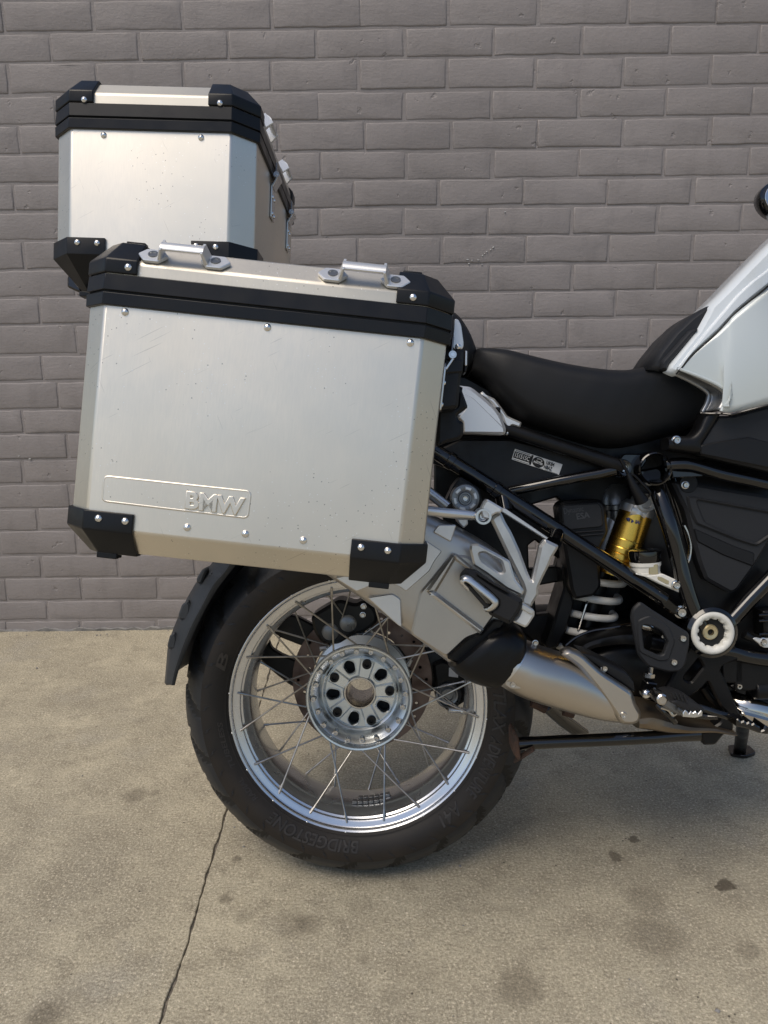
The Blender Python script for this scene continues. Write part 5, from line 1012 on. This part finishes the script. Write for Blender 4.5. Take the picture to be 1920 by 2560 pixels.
# ------------------------------------------------------------------ aluminium luggage cases
class Case:
    def __init__(s, root, w, depth, c, cb, ci, face, inset_lid):
        s.root, s.w, s.d, s.c, s.cb, s.ci = root, w, depth, c, cb, ci
        s.zb = cb+face; s.z1 = s.zb+.0150; s.z2 = s.z1+.0028; s.z3 = s.z2+.0198; s.z4 = s.z3+.0158; s.z5 = s.z4+inset_lid[0]; s.li = inset_lid[1]
    def ring(s, o):
        fx = s.w/2+.414*o; hx = s.w/2+s.c+o; hy = s.d/2+o; fy = s.d/2-s.c+.414*o
        return [(-fx, -hy), (fx, -hy), (hx, -fy), (hx, fy), (fx, hy), (-fx, hy), (-hx, fy), (-hx, -fy)]
    def solid(s, levels):
        V, F = [], []
        for z, o in levels: V += [(x, y, z) for x, y in s.ring(o)]
        for k in range(len(levels)-1):
            for j in range(8): F.append((k*8+j, k*8+(j+1) % 8, (k+1)*8+(j+1) % 8, (k+1)*8+j))
        F.append(tuple(range(7, -1, -1))); F.append(tuple((len(levels)-1)*8+j for j in range(8)))
        return V, F
    def build(s):
        r = s.root
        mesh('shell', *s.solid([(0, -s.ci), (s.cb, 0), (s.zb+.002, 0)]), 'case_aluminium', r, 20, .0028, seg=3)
        mesh('lower_band', *s.solid([(s.zb, .0042), (s.z1, .0046)]), 'black_trim', r, 20, .0008)
        mesh('lid_seal', *s.solid([(s.z1-.001, .001), (s.z2+.001, .001)]), 'void_black', r)
        mesh('upper_band', *s.solid([(s.z2, .0046), (s.z3, .0034)]), 'black_trim', r, 20, .0008)
        s.lid = mesh('lid', *s.solid([(s.z3-.002, 0), (s.z4, 0), (s.z5, -s.li)]), 'dusty_dimmed_aluminium', r, 20, .003, seg=3)
    def corner(s, sx, sy, a, b, lv, rivets=(), tab=None):
        """Moulded corner: lv = (height, offset) levels; a along the long side, b along the short side."""
        V, F = [], []
        for z, o in lv:
            fx = s.w/2+.414*o; hx = s.w/2+s.c+o; hy = s.d/2+o; fy = s.d/2-s.c+.414*o
            ax, bx = s.w/2-a, s.d/2-s.c-b
            V += [(sx*ax, sy*hy, z), (sx*fx, sy*hy, z), (sx*hx, sy*fy, z), (sx*hx, sy*bx, z)]
        fl = sx*sy*(1 if lv[-1][0] > lv[0][0] else -1)
        for k in range(len(lv)-1):
            for j in range(3):
                q = (k*4+j, k*4+j+1, (k+1)*4+j+1, (k+1)*4+j); F.append(q if fl < 0 else q[::-1])
        o = mesh('corner_guard', V, F, 'black_trim', s.root, 20)
        md = o.modifiers.new('thickness', 'SOLIDIFY'); md.thickness = .0048; md.offset = -1
        bv = o.modifiers.new('edge', 'BEVEL'); bv.width = .0016; bv.segments = 3; bv.limit_method = 'ANGLE'; bv.angle_limit = radians(25)
        for x, z in rivets: fast('rivet', RIVET, o, (x, sy*(s.d/2+.0046), z), 1, None if sy < 0 else (0, 0, pi))
        if tab: mesh('stacking_tab', *box(*tab), 'black_trim', o, bevel=.0012)
        return o
    def corners(s, a, b, top, bottom, rt=None):
        rt = rt or {}
        for sx in (-1, 1):
            for sy in (-1, 1):
                o5 = -s.li+.004; x = sx*(s.w/2-a*.35); y = sy*(s.d/2-s.li-.004)
                s.corner(sx, sy, a*.62, b*.62, [(s.z3+.001, .0048), (s.z4+.002, .0048), (s.z5+.0035, -s.li+.0035), (s.z5+.0036, -s.li-.016)], rt.get((sx, sy, 't'), ()),
                         tab=((x, y-sy*.008, s.z5+.005), (.024, .012, .006)))
                s.corner(sx, sy, a, b, [(bottom+s.cb, .0048), (s.cb-.001, .0048), (-.003, -s.ci+.004), (-.0031, -s.ci-.012)], rt.get((sx, sy, 'b'), ()),
                         tab=((x, y-sy*(.006), -.005), (.026, .02, .008)))
def handle(parent, M_):
    """Folded strap handle on a sloping face; local x along the bar, z out of the face."""
    V, F = [], []
    hex_ = lambda cx: [(cx-.019, -.001), (cx-.009, -.0135), (cx+.009, -.0135), (cx+.019, -.001), (cx+.010, .0105), (cx-.010, .0105)]
    parts = []
    for sx in (-1, 1):
        v, f = plate([fillet(hex_(sx*.0385), .002, 2)], 0, .005, .001); parts.append(([(x, z, .005-y) for x, y, z in v], f))
        q = [(.0265, .002), (.0325, .002), (.0262, .0205), (.0232, .0205)]       # webs rising from the foot to the bar
        v, f = plate([[(sx*x, z) for x, z in q]], -.012, .0095, .001); parts.append((v, f))
    parts.append(tube([(-.0262, -.002, .0185), (.0262, -.002, .0185)], .0036, 14, flat=(1, 2.2)))
    V, F = merge(*parts); h = mesh('handle', V, F, 'bracket_silver', parent, 35); fixn(h); h.matrix_local = M_
    for sx in (-1, 1):
        fast('handle_bolt', HB, h, (sx*.0385, -.001, .005), 1, (-pi/2, 0, 0))
    return h
def latch(parent, M_):
    """Over-centre latch: hasp plate with rivets, spring hook and lever; local x across, y out, z up."""
    l = mesh('latch', *plate([fillet([(-.016, -.05), (.016, -.05), (.016, .004), (.012, .012), (-.012, .012), (-.016, .004)], .003)], -.0025, .0, .0005), 'satin_silver', parent, 35)
    l.matrix_local = M_
    mesh('hinge_roll', *tube([(-.018, -.009, .022), (.018, -.009, .022)], .005, 16), 'satin_silver', l)
    mesh('hinge_pin', *tube([(-.019, -.009, .022), (.019, -.009, .022)], .0024, 10), 'rivet_metal', l)
    mesh('hook_plate', *plate([[(-.0015, .004), (-.009, .018), (-.0115, .017), (-.0035, .002)]], -.016, .016, .0004, fn=lambda x, y, z: (y, x, z)), 'satin_silver', l)
    mesh('lever', *plate([fillet([(-.015, .016), (.015, .016), (.012, .046), (-.012, .046)], .003)], -.009, -.0065, .0006), 'dark_silver', l)
    for z in (-.014, -.042):
        for x in (-.009, .009): fast('rivet', RIVET, l, (x, -.0025, z), .8)
    return l

def side_case():
    a = radians(-6.7); O = Vector((-.3156, -.45, .6626)); u = Vector((cos(a), 0, sin(a))); v = Vector((-sin(a), 0, cos(a)))
    base = O+u*.1955-v*.03+Vector((0, .105, 0))
    M_ = BIKE @ Matrix.Translation(base) @ Matrix.Rotation(-a, 4, 'Y')
    r = empty('side_case', mw=M_); tag(r, 'larger scratched aluminium case with BMW pressed into its face, hung beside the rear wheel', 'luggage case')
    c = Case(r, .391, .21, .031, .03, .028, .275, (.025, .023)); c.build()
    D = .105
    rt = {(-1, -1, 't'): [(-0.1691, 0.3515)], (1, -1, 't'): [(0.1784, 0.3516)], (-1, -1, 'b'): [(-0.1784, 0.0436), (-0.1451, 0.0437)], (1, -1, 'b'): [(0.148, 0.0433), (0.1811, 0.0429)]}
    c.corners(.06, .05, .0, .023, rt)
    for x, z in [(-0.1699, 0.2987), (0.0056, 0.2984), (0.1809, 0.2982), (-0.0691, 0.044), (0.0035, 0.044), (0.0757, 0.0438)]: fast('rivet', RIVET, r, (x, -D, z))
    # pressed name panel
    q = [Vector((x, 0, z)) for x, z in fillet([(-0.1773, 0.096), (0.0051, 0.0967), (0.0044, 0.0639), (-0.1768, 0.0655)], .006, 5)]
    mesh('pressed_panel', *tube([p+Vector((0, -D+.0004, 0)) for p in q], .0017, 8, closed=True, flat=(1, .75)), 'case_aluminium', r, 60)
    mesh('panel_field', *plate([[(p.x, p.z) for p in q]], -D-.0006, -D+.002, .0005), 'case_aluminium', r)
    (x0, z0), (x1, z1) = [(-0.0729, 0.0678), (-0.0018, 0.0666)]
    ux = Vector((x1-x0, 0, z1-z0))
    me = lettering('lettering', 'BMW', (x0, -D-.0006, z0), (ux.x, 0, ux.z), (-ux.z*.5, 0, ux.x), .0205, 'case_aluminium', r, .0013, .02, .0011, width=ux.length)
    # handles on the sloping lid edge
    sl = atan2(.025, .023); zc = (c.z4+c.z5)/2; yc = -D+.023/2
    for x, z in [(-0.1049, 0.3768), (0.1164, 0.3775)]:
        handle(r, Matrix.Translation((x, yc-.002, zc-.001)) @ Matrix.Rotation(sl, 4, 'X'))
    # front latch and lock housing
    l = latch(r, Matrix.Translation((c.w/2+c.c+.001, -.04, c.zb-.03)) @ Matrix.Rotation(pi/2, 4, 'Z'))
    p = [(0.2351, 0.3476), (0.2399, 0.3478), (0.2446, 0.341), (0.2504, 0.3186), (0.2509, 0.311), (0.2436, 0.3064), (0.2371, 0.3095), (0.2358, 0.3209)]
    lv = mesh('latch_lever', *plate([fillet(p, .003)], -.03, -.024, .001), 'bracket_silver', r, 35)
    x, z = [(0.2438, 0.3119)][0]; fast('rivet', RIVET, lv, (x, -.031, z), .9)
    p = [(0.2194, 0.3153), (0.2332, 0.3129), (0.2358, 0.3074), (0.2515, 0.3091), (0.2534, 0.292), (0.2518, 0.2687), (0.2526, 0.236), (0.2511, 0.2319), (0.2292, 0.2276)]
    lk = mesh('lock_housing', *plate([fillet(p, .004)], -.035, .03, .004), 'black_plastic', r, 40)
    mesh('housing_step', *plate([fillet([(0.2277, 0.2931), (0.2517, 0.2947), (0.253, 0.2785), (0.2298, 0.2741)], .002)], -.039, -.02, .002), 'black_trim', lk)
    mesh('housing_clip', *plate([fillet([(0.2536, 0.3105), (0.2586, 0.31), (0.2603, 0.2916), (0.2589, 0.2816), (0.2563, 0.2813)], .001)], -.02, .01, .001), 'black_plastic', lk)
    mesh('clip_spring', *plate([fillet([(0.254, 0.3088), (0.2567, 0.3087), (0.2585, 0.2897), (0.2558, 0.2895)], .0008)], -.026, -.015, .0006), 'bracket_silver', lk)
    mesh('carrier_lock', *plate([fillet([(0.2299, 0.2325), (0.2549, 0.2392), (0.2565, 0.2701), (0.2699, 0.2429), (0.2702, 0.2398), (0.2572, 0.2282), (0.26, 0.2213), (0.2668, 0.2196), (0.2688, 0.2017), (0.265, 0.1952), (0.2471, 0.1891), (0.2335, 0.1815)], .003)], .03, .075, .004), 'black_plastic', r, 40)
side_case()

def top_case():
    a = radians(-2.5); O = Vector((-.4249, -.21, 1.0876)); u = Vector((cos(a), 0, sin(a))); v = Vector((-sin(a), 0, cos(a)))
    base = O+u*.12175-v*.072+Vector((0, .23, 0))
    M_ = BIKE @ Matrix.Translation(base) @ Matrix.Rotation(-a, 4, 'Y')
    r = empty('top_case', mw=M_); tag(r, 'smaller plain aluminium top case riding high above the tail, with bluish front corner', 'luggage case')
    c = Case(r, .2435, .46, .034, .05, .045, .1865, (.024, .022)); c.build()
    D = .23
    rt = {(-1, -1, 't'): [(-0.1002, 0.2778)], (1, -1, 't'): [(0.1051, 0.2782)], (-1, -1, 'b'): [(-0.1078, 0.066), (-0.0774, 0.0659)], (1, -1, 'b'): [(0.0736, 0.0658), (0.1035, 0.0653)]}
    c.corners(.056, .05, 0, .024, rt)
    for x, z in [(-0.0716, 0.2283), (0.0766, 0.2288)]: fast('rivet', RIVET, r, (x, -D, z))
    hx = c.w/2+c.c
    for y in (-.085, .105):
        sl = atan2(.024, .022)
        handle(r, Matrix.Translation((hx-.0135, y, (c.z4+c.z5)/2-.001)) @ Matrix.Rotation(pi/2, 4, 'Z') @ Matrix.Rotation(sl, 4, 'X'))
        latch(r, Matrix.Translation((hx+.001, y+.03, c.zb-.022)) @ Matrix.Rotation(pi/2, 4, 'Z'))
top_case()
